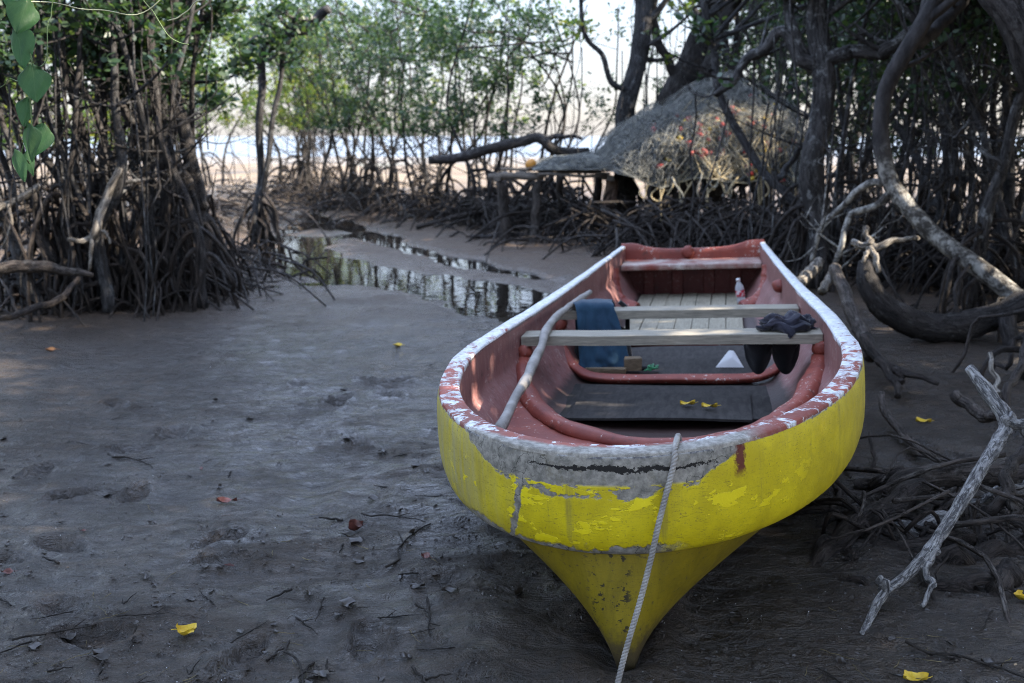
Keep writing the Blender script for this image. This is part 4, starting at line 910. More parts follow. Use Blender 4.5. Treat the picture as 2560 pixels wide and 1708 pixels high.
mangrove('slim pale spotted trunk tilting beyond the bent trunk', b[:2], [([(b[0], b[1], gz(b[0], b[1])), at(2255, 540, 9.1), at(2285, 430, 9.0), at(2320, 320, 9.0), at(2352, 205, 9.0), at(2400, 40, 9.0), at(2430, -150, 9.0)], 0.055, 0.045), ([at(2300, 380, 9.0), at(2230, 300, 9.2), at(2190, 300, 9.3)], 0.025, 0.012)],
         0.7, 18, 0.8, 'bark_pale', nb=4, blen=0.8, zmin=2.6, t0=0.6, seed=506, canopy=[can(6.8, 7.6, 5.0)], leafL=0.13, leafm='leaf_shaded')
b = at(2420, 560, 6.4)
mangrove('massive dark trunk at the upper picture edge', b[:2], [([(b[0], b[1], gz(b[0], b[1])), at(2460, 420, 6.4), at(2440, 280, 6.4), at(2385, 150, 6.4), at(2320, 40, 6.4), at(2270, -60, 6.5), at(2200, -260, 6.7)], 0.13, 0.10)],
         0.6, 12, 0.8, 'bark_dark', nb=2, blen=0.7, zmin=3.0, t0=0.8, seed=507, canopy=[can(4.0, 6.6, 4.6), can(5.2, 6.0, 4.9), can(5.8, 7.3, 6.0)], leafL=0.13, leafm='leaf_shaded')
proc = [((1640, 520), 17.6, 'thin stemmed mangrove under the shadow of the net heap'), ((1735, 520), 17.2, 'mangrove with crossing stems right behind the platform posts'), ((1835, 560), 16.6, 'mangrove leaning between the net heap and the lichen blotched trunk'),
        ((1930, 590), 12.0, 'mangrove with a fan of stilt roots just past the lichen blotched trunk'), ((2010, 590), 11.4, 'mangrove with close set thin stems behind the bent trunk'), ((2090, 600), 11.0, 'mangrove with dark straight stems behind the crook of the bent trunk'),
        ((2170, 610), 10.6, 'mangrove with a stout grey stem seen over the bent trunk'), ((2260, 620), 10.2, 'mangrove with a dense dark root cone above the curved log'), ((2340, 640), 9.7, 'mangrove at the picture edge above the curved log'), ((2440, 660), 9.2, 'mangrove partly past the picture edge with dark low branches')]
for i, ((xd, yd), Y, lab) in enumerate(proc):
    b = at(xd, yd, Y)[:2]; r_ = np.random.default_rng(600 + i); st = []
    for j in range(3): st.append((up((b[0] + r_.normal(0, .3), b[1] + r_.normal(0, .35)), r_.uniform(3.6, 5.2), (r_.normal(0.0, .7), r_.normal(0, .5)), 0.22, r_), r_.uniform(.022, .05) * (1.5 if j == 0 else 1), 0.02))
    mangrove(lab, b, st, 0.9, 15, 0.95, 'bark' if i % 2 else 'bark_pale', 'root', 0.02, 'leaf_shaded', 9, 1.7, 3, 1, 5, 0.09, 1.9, seed=620 + i, drops=3, t0=0.3, group='mangroves on the sunward bank',
             canopy=[can(b[0] + 0.4, b[1] + 0.2, 5.0 + r_.uniform(-.3, .6), 300), can(b[0] + 0.3, b[1] + 0.5, 3.0 + r_.uniform(-.2, .3), 150, 1.2, 0.7)] if i > 3 else None)
bk_ = [((1560, 470), 21, 'distant mangrove low behind the net heap'), ((1700, 470), 20, 'distant mangrove behind the top of the net heap'), ((1830, 480), 19, 'distant mangrove with leafy crown past the net heap'), ((1960, 490), 17.5, 'leafy mangrove far behind the lichen blotched trunk'),
       ((2080, 490), 16.5, 'leafy mangrove far behind the bent trunk'), ((2200, 500), 15.5, 'leafy mangrove far behind the slim spotted trunk'), ((2320, 500), 15, 'leafy mangrove far off at the picture edge'), ((2450, 520), 14, 'leafy mangrove half outside the picture far behind')]
for i, ((xd, yd), Y, lab) in enumerate(bk_):
    b = at(xd, yd, Y)[:2]; r_ = np.random.default_rng(700 + i); st = []
    for j in range(5): st.append((up((b[0] + r_.normal(0, .5), b[1] + r_.normal(0, .5)), r_.uniform(3.6, 5.5), (r_.normal(0.0, .9), r_.normal(0, .6)), 0.25, r_), r_.uniform(.03, .055), 0.018))
    mangrove(lab, b, st, 1.0, 9, 1.2, 'bark', 'root', 0.026, 'leaf_shaded', 11 if i > 1 else 5, 1.15, 4, 3, 5, 0.085, 1.25 if i > 1 else 2.2, seed=720 + i, drops=3, t0=0.25, group='distant mangroves on the sunward bank', canopy=[can(b[0] + 0.6, b[1], 5.2 if i > 1 else 6.0, 280)] + ([can(b[0], b[1], 3.0, 260, 1.6, 0.9)] if i > 2 else []))
shade = [((6.3, 7.0), 'mangrove outside the picture beyond the massive trunk'), ((7.8, 9.2), 'tall mangrove outside the picture past the sunward bank'), ((9.2, 11.5), 'spreading mangrove outside the picture deep in the wood'), ((7.2, 12.4), 'broad mangrove deep in the sunward wood'),
         ((5.6, 5.4), 'mangrove outside the picture close to the forked driftwood'), ((8.6, 14.6), 'outlying mangrove deep in the sunward wood'), ((6.0, 14.6), 'old mangrove with a wide crown deep in the wood'), ((8.3, 6.6), 'mangrove outside the picture past the root tangle'), ((5.8, 3.0), 'mangrove outside the picture beside the forked driftwood'), ((7.6, 1.6), 'mangrove outside the picture on the sunward mud'), ((8.0, 4.4), 'crooked mangrove outside the picture on the sunward mud'), ((9.6, 8.6), 'outer mangrove of the sunward wood'), ((6.4, 18.5), 'outer mangrove of the sunward wood beyond the net heap'), ((8.8, 17.0), 'last mangrove of the sunward wood'), ((5.6, 22.0), 'mangrove by the beach beyond the net heap'), ((9.8, 12.6), 'outermost mangrove of the sunward wood'), ((9.4, 2.8), 'outer mangrove on the sunward mud'), ((9.2, 0.2), 'last mangrove on the sunward mud'), ((6.6, -1.2), 'mangrove behind the viewer on the sunward mud'), ((4.6, 0.2), 'mangrove close beside the viewer on the sunward mud')]
for i, (b, lab) in enumerate(shade):
    r_ = np.random.default_rng(800 + i)
    st = [(up(b, 5.2, (r_.normal(0, .6), r_.normal(0, .6)), 0.3, r_), 0.11, 0.05), (up(b, 4.6, (r_.normal(0, 1), r_.normal(0, 1)), 0.3, r_), 0.07, 0.04)]
    mangrove(lab, b, st, 0.9, 14, 1.0, 'bark', 'root', 0.025, 'leaf_shaded', 3, 1.0, 3, 2, 6, 0.14, 2.6, seed=820 + i, t0=0.5, group='shade mangroves of the sunward wood',
             canopy=[can(b[0] + r_.normal(0, .4), b[1] + r_.normal(0, .4), 4.6, 620, 2.1, 1.3), can(b[0] + r_.normal(0, .9), b[1] + r_.normal(0, .9), 6.1, 520, 2.0), can(b[0] + r_.normal(0, .5), b[1] + r_.normal(0, .5), 3.1, 200, 1.5)])
for i, (b, lab) in enumerate([((-3.8, -1.5), 'unseen mangrove added behind the viewer beside the open mud'), ((-0.5, -3.2), 'unseen mangrove added straight behind the viewer'), ((3.2, -2.2), 'unseen mangrove added behind the viewer facing the bow'), ((5.6, 1.2), 'unseen mangrove added beside the viewer past the driftwood'), ((-6.0, 2.0), 'unseen mangrove added outside the picture at the edge of the open mud'), ((-6.4, 5.6), 'unseen mangrove added outside the picture beside the dark clump')]):  # ring of unseen trees added to cut the low sky light
    r_ = np.random.default_rng(880 + i)
    st = [(up(b, 4.6, (r_.normal(0, .6), r_.normal(0, .6)), 0.3, r_), 0.10, 0.05), (up(b, 4.2, (r_.normal(0, 1), r_.normal(0, 1)), 0.3, r_), 0.07, 0.04)]
    mangrove(lab, b, st, 0.9, 10, 1.0, 'bark', 'root', 0.025, 'leaf_shaded', 4, 1.2, 3, 3, 6, 0.14, 1.6, seed=890 + i, t0=0.4, group='unseen mangroves added around the viewer to cut sky light', canopy=[can(*b, 2.8, 420 if i > 2 else 90, 1.9, 1.3), can(b[0], b[1], 4.8, 420, 2.0, 1.2)] + ([can(-4.4, 3.2, 4.6, 420, 1.9)] if i == 4 else []) + ([can(-3.2, 1.2, 4.4, 420, 1.9), can(-1.4, 0.2, 4.6, 380, 1.8)] if i == 0 else []) + ([can(0.6, -0.6, 4.4, 380, 1.8)] if i == 1 else []))
# --- fallen and lying wood
px_tube('curved_log', [(1985, 600, 7.9, .05), (1992, 650, 7.8, .085), (2030, 705, 7.75, .105), (2100, 742, 7.75, .11), (2190, 752, 7.75, .115), (2280, 728, 7.8, .11), (2370, 695, 7.8, .11), (2470, 690, 7.8, .12)], 'bark_dark', 'dark curved log sagging onto the mud below the bent trunk', 'log', 40, 0.01, 14, 11)
px_tube('arching_branch', [(985, 368, 15.9, .07), (1060, 360, 15.8, .08), (1130, 342, 15.7, .085), (1200, 323, 15.7, .08), (1240, 318, 15.7, .08), (1268, 338, 15.7, .08), (1300, 352, 15.8, .075), (1350, 346, 15.9, .06)], 'bark_dark', 'dark branch arching level towards the end of the plank platform', 'branch', 34, 0.02, 10, 22, extra=[[(1255, 322, 15.7, .05), (1290, 312, 15.7, .035), (1330, 318, 15.7, .025)]])
px_tube('fallen_pole', [(955, 522, 17.2, .04), (1060, 495, 17.4, .045), (1180, 468, 17.6, .04)], 'root', 'dark pole leaning low over the far bank roots', 'pole', seed=23)
px_tube('fallen_pole', [(1105, 535, 15.9, .07), (1150, 505, 16.1, .065), (1195, 475, 16.3, .06)], 'root', 'short thick pole leaning on the far bank before the platform', 'pole', seed=24)
px_tube('fallen_pole', [(1080, 543, 15.6, .03), (1190, 540, 15.5, .035), (1300, 538, 15.4, .03)], 'bark_dark', 'dark pole lying flat on the mud before the platform posts', 'pole', seed=25)
px_tube('log_stub', [(2310, 720, 7.7, .07), (2318, 770, 7.6, .065), (2325, 815, 7.55, .06)], 'bark_dark', 'dark stub propping the end of the curved log', 'log stub', 14, 0.005, 10, 12)
px_tube('forked_branch', [(1955, 555, 7.7, .025), (2000, 567, 7.6, .032), (2055, 553, 7.6, .022), (2105, 545, 7.7, .018)], 'deadwood', 'pale forked branch catching the sun above the curved log', 'branch', seed=13, extra=[[(1996, 565, 7.6, .028), (2008, 590, 7.55, .024), (2018, 625, 7.5, .02)], [(1985, 520, 7.7, .02), (1998, 565, 7.6, .026)], [(1996, 568, 7.6, .02), (1980, 600, 7.5, .014)]])
px_tube('leaning_pole', [(1915, 615, 7.6, .045), (1938, 670, 7.2, .048), (1965, 740, 6.8, .05), (1990, 790, 6.5, .05), (2000, 820, 6.3, .04)], 'root_grey', 'grey branch lying down the bank against the boat side', 'branch', seed=14)
px_tube('crooked_branch', [(1985, 775, 6.4, .05), (2020, 830, 6.2, .035), (2060, 850, 6.1, .03), (2100, 862, 6.0, .02), (2150, 880, 5.9, .012)], 'root', 'dark crooked branch lying on the mud beside the gunwale', 'branch', seed=15, extra=[[(2015, 825, 6.2, .03), (2050, 870, 6.0, .025), (2065, 910, 5.8, .02)], [(2065, 850, 6.1, .02), (2070, 880, 6.0, .02)]])
px_tube('lying_branch', [(2023, 905, 5.45, .022), (2035, 950, 5.25, .024), (2075, 1000, 4.95, .02), (2130, 1045, 4.7, .014), (2165, 1065, 4.6, .008)], 'root_grey', 'bowed grey branch half sunk in the mud past the bow shoulder', 'branch', seed=16)
px_tube('upright_twig', [(1996, 990, 4.95, .009), (2003, 1040, 4.75, .009), (1998, 1095, 4.6, .010), (1992, 1115, 4.55, .008)], 'root', 'short dark twig standing in the mud beside the yellow hull', 'twig', seed=17)
px_tube('lying_branch', [(2190, 905, 5.3, .03), (2240, 945, 5.15, .032), (2290, 960, 5.0, .03)], 'root_grey', 'stub of grey branch behind the fork of the driftwood', 'branch', seed=18)
px_tube('broken_pole', [(1880, 600, 8.2, .04), (1860, 625, 7.9, .05), (1830, 655, 7.6, .045)], 'deadwood', 'pale broken pole end lit by the sun at the foot of the lichen trunk', 'pole', seed=19)
px_tube('broken_pole', [(1908, 628, 7.6, .03), (1885, 672, 7.4, .035)], 'deadwood', 'short sunlit stake leaning beside the transom corner', 'pole', seed=20)
# driftwood: forked, bleached, lying over the roots
px_tube('forked_driftwood', [(2225, 845, 4.15, 0.0204), (2262, 895, 4.05, 0.0286), (2318, 965, 3.92, 0.0313), (2290, 1020, 3.85, 0.0272), (2245, 1090, 3.72, 0.0258), (2185, 1175, 3.55, 0.0224), (2130, 1265, 3.38, 0.0231), (2075, 1320, 3.26, 0.0177), (2038, 1360, 3.18, 0.0163), (1985, 1450, 3.03, 0.0109), (1975, 1465, 3.0, 0.0068)], 'driftwood',
        'long bleached grey forked driftwood propped across the dark roots', 'driftwood', 60, 0.010, 12, 21, rough=0.26,
        extra=[[(2312, 958, 3.92, 0.0286), (2345, 985, 3.9, 0.0218), (2420, 1050, 3.9, .03)], [(2138, 1258, 3.39, 0.0163), (2135, 1310, 3.3, 0.0122), (2126, 1392, 3.19, 0.0075)], [(2040, 1352, 3.19, .014), (2020, 1338, 3.22, .010)]])
tang = [([(1960, 1112, 4.45, .018), (2040, 1100, 4.4, .024), (2110, 1082, 4.35, .02), (2180, 1083, 4.3, .012)], 'root_grey', 'reddish root lying highest on the tangle by the bow'),
        ([(1880, 1125, 4.5, .03), (1990, 1150, 4.3, .035), (2080, 1118, 4.25, .04), (2170, 1092, 4.25, .042), (2270, 1085, 4.25, .045), (2400, 1090, 4.25, .045)], 'root_grey', 'thick grey brown root running level out of the picture behind the driftwood'),
        ([(1795, 1360, 3.45, .015), (1840, 1325, 3.55, .026), (1920, 1262, 3.72, .032), (1975, 1200, 3.9, .036), (2040, 1155, 4.05, .038), (2130, 1125, 4.15, .035)], 'root', 'long dark root slanting from the hull side up into the tangle'),
        ([(2110, 1300, 3.6, .030), (2200, 1290, 3.65, .034), (2290, 1272, 3.7, .036), (2420, 1262, 3.75, .038)], 'root', 'thick dark root lying level under the driftwood'),
        ([(1905, 1235, 3.75, .010), (1882, 1255, 3.7, .011), (1888, 1300, 3.55, .011), (1925, 1335, 3.45, .011), (1985, 1352, 3.38, .011), (2015, 1370, 3.3, .010)], 'root', 'thin hooked root curling down to the mud'),
        ([(2000, 1250, 3.8, .028), (2080, 1262, 3.75, .03), (2190, 1235, 3.8, .03), (2260, 1240, 3.8, .02)], 'root', 'blackish root under the middle of the tangle'),
        ([(1950, 1180, 4.1, .022), (1930, 1240, 3.85, .024), (1960, 1290, 3.6, .02)], 'root', 'knuckled root bending over beside the hooked root'),
        ([(2215, 1160, 3.9, .008), (2270, 1135, 3.95, .009), (2350, 1105, 4.0, .008)], 'driftwood', 'thin pale twig poking up behind the driftwood'),
        ([(2300, 1130, 3.95, .016), (2330, 1170, 3.8, .017), (2365, 1230, 3.7, .016)], 'root_grey', 'short grey twig crossing the tangle at the picture edge'),
        ([(2370, 980, 4.3, .022), (2320, 1090, 4.0, .02), (2270, 1180, 3.8, .018)], 'root', 'reddish sloping stem behind the driftwood fork'),
        ([(2380, 740, 5.2, .018), (2330, 860, 4.9, .017), (2290, 990, 4.6, .016)], 'root', 'reddish straight stem slanting down from the picture edge'),
        ([(2272, 810, 5.0, .009), (2285, 880, 4.85, .010), (2290, 930, 4.7, .010)], 'deadwood', 'pale thin stake standing behind the driftwood top'),
        ([(2320, 1300, 3.5, .030), (2300, 1340, 3.4, .034), (2290, 1390, 3.3, .03)], 'root', 'stumpy dark root going into the mud below the tangle'),
        ([(2060, 1215, 3.95, .026), (2150, 1205, 3.9, .03), (2220, 1212, 3.9, .022)], 'driftwood', 'pale broken piece of wood lodged in the dark tangle'),
        ([(2120, 1345, 3.4, .018), (2190, 1350, 3.38, .022), (2260, 1330, 3.4, .018)], 'root', 'small dark root lying lowest under the driftwood')]
for i, (p, mt, lab) in enumerate(tang): px_tube('tangled_root', [(a_, b_, c_, r_ * 1.3) for a_, b_, c_, r_ in p], mt, lab, 'root', 30, 0.014, 9, 40 + i, 'root tangle beside the bow', 0.2)
# the mass of small roots and dead sticks that fills both banks
def stick_mass(name, pts_fn, n, mat, seed, rlo=0.006, rhi=0.016, L=0.7, hi=0.45):
    rng = np.random.default_rng(seed); mb = MB()
    for _ in range(n):
        x, y = pts_fn(rng); a = rng.uniform(0, 6.28); l = L * rng.uniform(0.4, 1.4)
        p0 = np.array([x, y, gz(x, y) + rng.uniform(-0.02, hi)]); x1, y1 = x + l * math.cos(a), y + l * math.sin(a)
        p1 = np.array([x1, y1, gz(x1, y1) - 0.03]); mid = (p0 + p1) / 2 + rng.normal(0, 0.06, 3) + [0, 0, 0.12 * l]
        r = rng.uniform(rlo, rhi); mb.tube(smooth_path([p0, mid, p1], 7), np.linspace(r, r * 0.7, 7), 5, True)
    return tag(mb.build(name, M[mat]), kind='stuff')
def along(poly, w):
    P = np.array(poly, float)
    def f(rng):
        i = rng.integers(len(P) - 1); t = rng.random(); return P[i] * (1 - t) + P[i + 1] * t + rng.normal(0, w, 2)
    return f
stick_mass('root_litter', along([gp(20, 690), gp(200, 690), gp(330, 690), gp(450, 670), gp(540, 610)], 0.42), 420, 'root', 1)
stick_mass('root_litter', along([gp(650, 455), gp(800, 475), gp(1000, 505), gp(1180, 520), gp(1330, 540)], 0.65), 1000, 'root', 2, 0.01, 0.026, 0.9, 0.5)
stick_mass('root_litter', along([gp(1330, 560), gp(1500, 575), gp(1700, 590), gp(1850, 600)], 0.7), 650, 'root', 3, 0.008, 0.022, 0.9, 0.7)
stick_mass('root_litter', along([gp(1850, 610), gp(2000, 620), gp(2200, 650), gp(2400, 680)], 0.6), 700, 'root', 4, 0.008, 0.02, 0.9, 0.7)
stick_mass('root_litter', along([gp(1930, 1180), gp(2080, 1220), gp(2220, 1210), gp(2350, 1180)], 0.16), 60, 'root', 5, 0.004, 0.012, 0.4, 0.10)
stick_mass('root_litter', along([gp(1960, 1150), gp(2080, 1200), gp(2220, 1180), gp(2350, 1130)], 0.18), 28, 'root_grey', 7, 0.005, 0.015, 0.7, 0.22)
stick_mass('root_litter', along([gp(0, 560), gp(300, 540), gp(520, 500)], 1.2), 260, 'root_grey', 6, 0.01, 0.025, 1.2, 0.6)

# ------------------------------------------------------------ platform and fishing nets
PX = at(1520, 400, 15.3)
plat = empty('plank_platform', (PX[0], 15.3, gz(PX[0], 15.3)), 'rough plank platform on dark posts carrying the heap of nets', 'platform')
M['old_plank'] = wood_mat('old_grey_plank', (0.07, 0.06, 0.05), (0.20, 0.175, 0.15), 7, 0.8, (2, 14, 14))
M['post'] = bark('dark_post_wood', (0.03, 0.026, 0.024), (0.11, 0.095, 0.085), 16, 0.1)
M['post_pale'] = bark('peeling_post_wood', (0.10, 0.065, 0.05), (0.22, 0.15, 0.115), 10, 0.35, (0.36, 0.28, 0.22))
DZ = at(1300, 402, 15.3)[2]
for xd, Y, r, mt in ((1152, 15.1, .085, 'post'), (1234, 14.8, .065, 'post'), (1286, 16.3, .055, 'post'), (1402, 14.9, .10, 'post_pale'), (1575, 15.1, .12, 'post'), (1645, 15.2, .10, 'post'), (1500, 16.4, .08, 'post'), (1760, 15.0, .09, 'post'), (1810, 16.2, .08, 'post'), (1370, 16.3, .07, 'post')):
    p = at(xd, 402, Y); zb = gz(p[0], Y) - 0.1; rng = np.random.default_rng(xd)
    q = wob(np.linspace([p[0] + rng.normal(0, .03), Y, zb], [p[0], Y, DZ - 0.065], 14), 0.015, rng)
    mb = MB(); mb.tube(q, r * np.linspace(1.1, 0.95, 14) * (1 + 0.1 * fbm(np.arange(14) * 0.7, np.full(14, xd), 2)), 10, True, 0.08, rng); child(mb, 'post', M[mt], plat)
def plank(a, b, w, t, nm='deck_plank', mt='old_plank'):
    a, b = np.array(a, float), np.array(b, float); d = b - a; L = np.linalg.norm(d); d /= L; s = unit(np.cross(d, [0, 0, 1.0])); u = np.cross(s, d)
    n = 8; P = []
    for sy, sz in ((-1, -1), (-1, 1), (1, 1), (1, -1), (-1, -1)):
        P.append([a + d * L * k / (n - 1) + s * sy * w / 2 * (1 + 0.06 * math.sin(k * 2.1 + w * 90)) + u * (sz * t / 2 + 0.012 * math.sin(k * 0.9 + L * 7)) for k in range(n)])
    P = np.array(P); mb = MB(); mb.grid(P)
    for i in (0, -1): mb.add(P[:4, i], [[0, 1, 2, 3]])
    return child(mb, nm, M[mt], plat)
def pz(xd, Y, dz=0.0): p = at(xd, 402, Y); return [p[0], Y, DZ + dz]
for a, b, w, t in (((1120, 14.75, 0.0), (1245, 14.8, 0.0), .13, .09), ((1235, 14.62, .035), (1385, 14.75, .01), .16, .04), ((1185, 14.9, .055), (1400, 14.7, .045), .2, .03), ((1150, 15.2, .09), (1480, 15.0, .085), .24, .03), ((1150, 15.6, .065), (1850, 15.5, .07), .3, .03),
                   ((1200, 16.0, .065), (1840, 15.95, .065), .3, .03), ((1420, 14.8, .065), (1850, 14.75, .065), .26, .04), ((1400, 15.2, .11), (1860, 15.15, .11), .3, .03), ((1190, 16.35, .06), (1830, 16.3, .06), .26, .03)):
    plank(pz(*a), pz(*b), w, t)
for a, b in (((1140, 14.55, -.03), (1160, 16.5, -.03)), ((1402, 14.6, -.03), (1372, 16.6, -.03)), ((1575, 14.6, -.03), (1545, 16.6, -.03)), ((1770, 14.6, -.03), (1790, 16.6, -.03))):
    plank(pz(*a), pz(*b), .09, .07, 'cross_beam')
m = Mat('crumpled_orange_plastic'); m.surf((0.5, 0.22, 0.03), 0.5, m.bump(m.noise(m.pos(), 30), 0.3, 0.01)); M['orange'] = m.m
mb = MB(); lump(mb, at(1218, 377, 15.0), (0.085, 0.07, 0.075), 3); tag(mb.build('orange_buoy', M['orange']), 'orange lump of a buoy on the bare end of the platform', 'buoy')

m = Mat('grey_fishing_net'); p_ = m.pos()
n1 = m.noise(m.mapped(p_, (1, 1, 1)), 5, 6, 0.7, 1.5); n2 = m.noise(p_, 26, 6, 0.75, 2.0); n3 = m.noise(p_, 90, 4, 0.7)
c_ = m.mix(m.step(n2, 0.35, 0.7), (0.03, 0.033, 0.036), (0.15, 0.157, 0.155)); c_ = m.mix(m.math('MULTIPLY', m.step(n1, 0.5, 0.7), 0.45), c_, (0.21, 0.205, 0.18)); c_ = m.mix(m.math('MULTIPLY', m.step(n3, 0.55, 0.7), 0.6), c_, (0.05, 0.05, 0.048))
m.surf(c_, 0.9, m.bump(m.math('ADD', n2, n3), 1.0, 0.06), 0.2); M['net'] = m.m
M['net_strand'] = rope_mat('net_twine', (0.13, 0.14, 0.14), (0.30, 0.30, 0.27))
M['net_dark'] = rope_mat('dark_net_twine', (0.03, 0.032, 0.034), (0.09, 0.09, 0.088))
M['net_rope'] = rope_mat('pale_float_rope', (0.34, 0.28, 0.17), (0.55, 0.47, 0.31))
net = empty('net_heap', (PX[0], 15.4, DZ + 0.08), 'big heap of grey fishing nets with red and yellow floats piled on the platform', 'fishing nets')
SC = 1.0894 * 15.3 / FPX
prof = L_([1, 0.70]) * L_([(1228, 4), (1260, 22), (1310, 42), (1390, 50), (1412, 95), (1450, 130), (1480, 158), (1530, 195), (1580, 220), (1640, 232), (1700, 222), (1750, 195), (1780, 140), (1800, 85), (1812, 30), (1822, 2)], float)
def net_surf(a, b):
    """a: 0..1 along the platform, b: 0 front foot .. 1 back foot"""
    xd = 1228 + a * 594
    h = np.interp(xd, prof[:, 0], prof[:, 1]) * SC
    x = (xd * 1.08936 - 1280) / FPX * 15.3
    th = b * np.pi
    half = 0.75 + 0.25 * np.clip((xd - 1380) / 80, 0, 1)
    y = 15.35 - half * np.cos(th) * np.sign(1) * (np.abs(np.cos(th)) ** 0.25 * 0.35 + 0.65)
    prf = np.sin(th) ** 0.85
    z = DZ + 0.10 + h * prf
    dr = np.clip(1 - b / 0.14, 0, 1) * np.clip((xd - 1400) / 80, 0, 1)           # skirt hanging over the front edge
    z = z - dr * (0.20 + 0.14 * fbm(a * 14, a * 0 + 4, 3))
    k = np.clip(h * 2, 0.12, 1)
    bump_ = 0.30 * fbm(a * 6 + 3, b * 4, 5) * k
    bump_ = bump_ + 0.10 * k * (0.5 - np.abs(2 * fbm(a * 24, b * 2.2 + 3, 2)))
    x = x + bump_ * 0.5; y = y - bump_ * np.cos(th) * -1 * 0.7 - 0.12 * k * fbm(a * 17, b * 9, 4); z = z + bump_ * np.sin(th) + 0.07 * k * np.sin(th) * fbm(a * 19 + 5, b * 7, 3)
    return np.stack([x, y, z], -1)
A_, B_ = np.meshgrid(np.linspace(0, 1, 150), np.linspace(0, 1, 80))
NS_ = net_surf(A_, B_)
mb = MB(); mb.grid(NS_); child(mb, 'netting', M['net'], net)
def net_pt(a, b, lift=0.0):
    p = net_surf(np.array([a]), np.array([b]))[0]
    c = np.array([PX[0] + 0.7, 15.4, DZ + 0.3]); return p + unit(p - c) * lift
rng = np.random.default_rng(77)
def strands(n, mat, r, arng, brng, L, lift, wig, nm):
    mb = MB()
    for _ in range(n):
        a, b = rng.uniform(*arng), rng.uniform(*brng); da, db = rng.normal(0, L), rng.normal(0, L * 0.9)
        t = np.linspace(0, 1, 9); aa = np.clip(a + da * t + wig * 0.04 * np.sin(t * rng.uniform(3, 9) + rng.uniform(0, 6)), 0.01, 0.99); bb = np.clip(b + db * t + wig * 0.05 * np.sin(t * rng.uniform(3, 9) + rng.uniform(0, 6)), 0.01, 0.7)
        P = net_surf(aa, bb); P = P + unit(P - [PX[0] + 0.7, 15.6, DZ + 0.2]) * (lift * np.abs(np.sin(t * np.pi * rng.uniform(.6, 2.5) + rng.uniform(0, 3))))[:, None]
        mb.tube(P, r * rng.uniform(0.6, 1.3), 4, False)
    o = child(mb, nm, M[mat], net); o['kind'] = 'stuff'
strands(1500, 'net_strand', 0.0034, (0.02, 0.97), (0.0, 0.66), 0.06, 0.10, 1.2, 'twine')
strands(420, 'net_strand', 0.0026, (0.05, 0.98), (0.1, 0.62), 0.05, 0.2, 1.6, 'twine')
strands(700, 'net_dark', 0.0045, (0.1, 0.97), (0.0, 0.6), 0.06, 0.06, 1.2, 'twine')
strands(80, 'net_rope', 0.007, (0.5, 0.9), (0.0, 0.26), 0.05, 0.08, 1.8, 'float_rope')
m = Mat('red_float'); m.surf(m.mix(m.step(m.noise(m.pos(), 30), 0.4, 0.7), (0.42, 0.03, 0.03), (0.55, 0.09, 0.06)), 0.5); M['fl_red'] = m.m
m = Mat('yellow_float'); m.surf(m.mix(m.step(m.noise(m.pos(), 30), 0.4, 0.7), (0.45, 0.30, 0.03), (0.62, 0.45, 0.06)), 0.5); M['fl_yel'] = m.m
for i in range(72):
    a, b = np.clip(rng.normal(0.70, 0.12), 0.42, 0.97), abs(rng.normal(0.13, 0.10)) + 0.01
    p = net_pt(a, b, 0.03); d = unit(rng.normal(0, 1, 3)); mb = MB(); t = np.linspace(-1, 1, 9)
    r = rng.uniform(0.032, 0.05); mb.tube(p + d * (t * r * 1.5)[:, None], np.sqrt(np.maximum(1 - t ** 2, 0.02)) * r, 9)
    child(mb, 'float', M['fl_yel' if rng.random() < 0.3 else 'fl_red'], net)
for i in range(20):
    a = rng.uniform(0.36, 0.93); p = net_pt(a, 0.03, 0.04); w = rng.uniform(-0.25, 0.25); l = rng.uniform(0.2, 0.62)
    if rng.random() < 0.55: pts = [p, p + [w * 0.3, -0.05, -l * 0.7], p + [w * 0.6, -0.06, -l], p + [w, -0.04, -l * 0.6], net_pt(min(0.97, a + 0.07), 0.03, 0.03)]
    else: pts = [p, p + [w * .2, -.06, -l * .4], p + [w * .3 + rng.normal(0, .05), -.06, -l], p + [w * .4, -.05, -l * 1.45]]
    mb = MB(); mb.tube(smooth_path(pts, 20), rng.uniform(0.008, 0.014), 6); child(mb, 'hanging_rope', M['net_rope' if i % 3 else 'net_strand'], net)

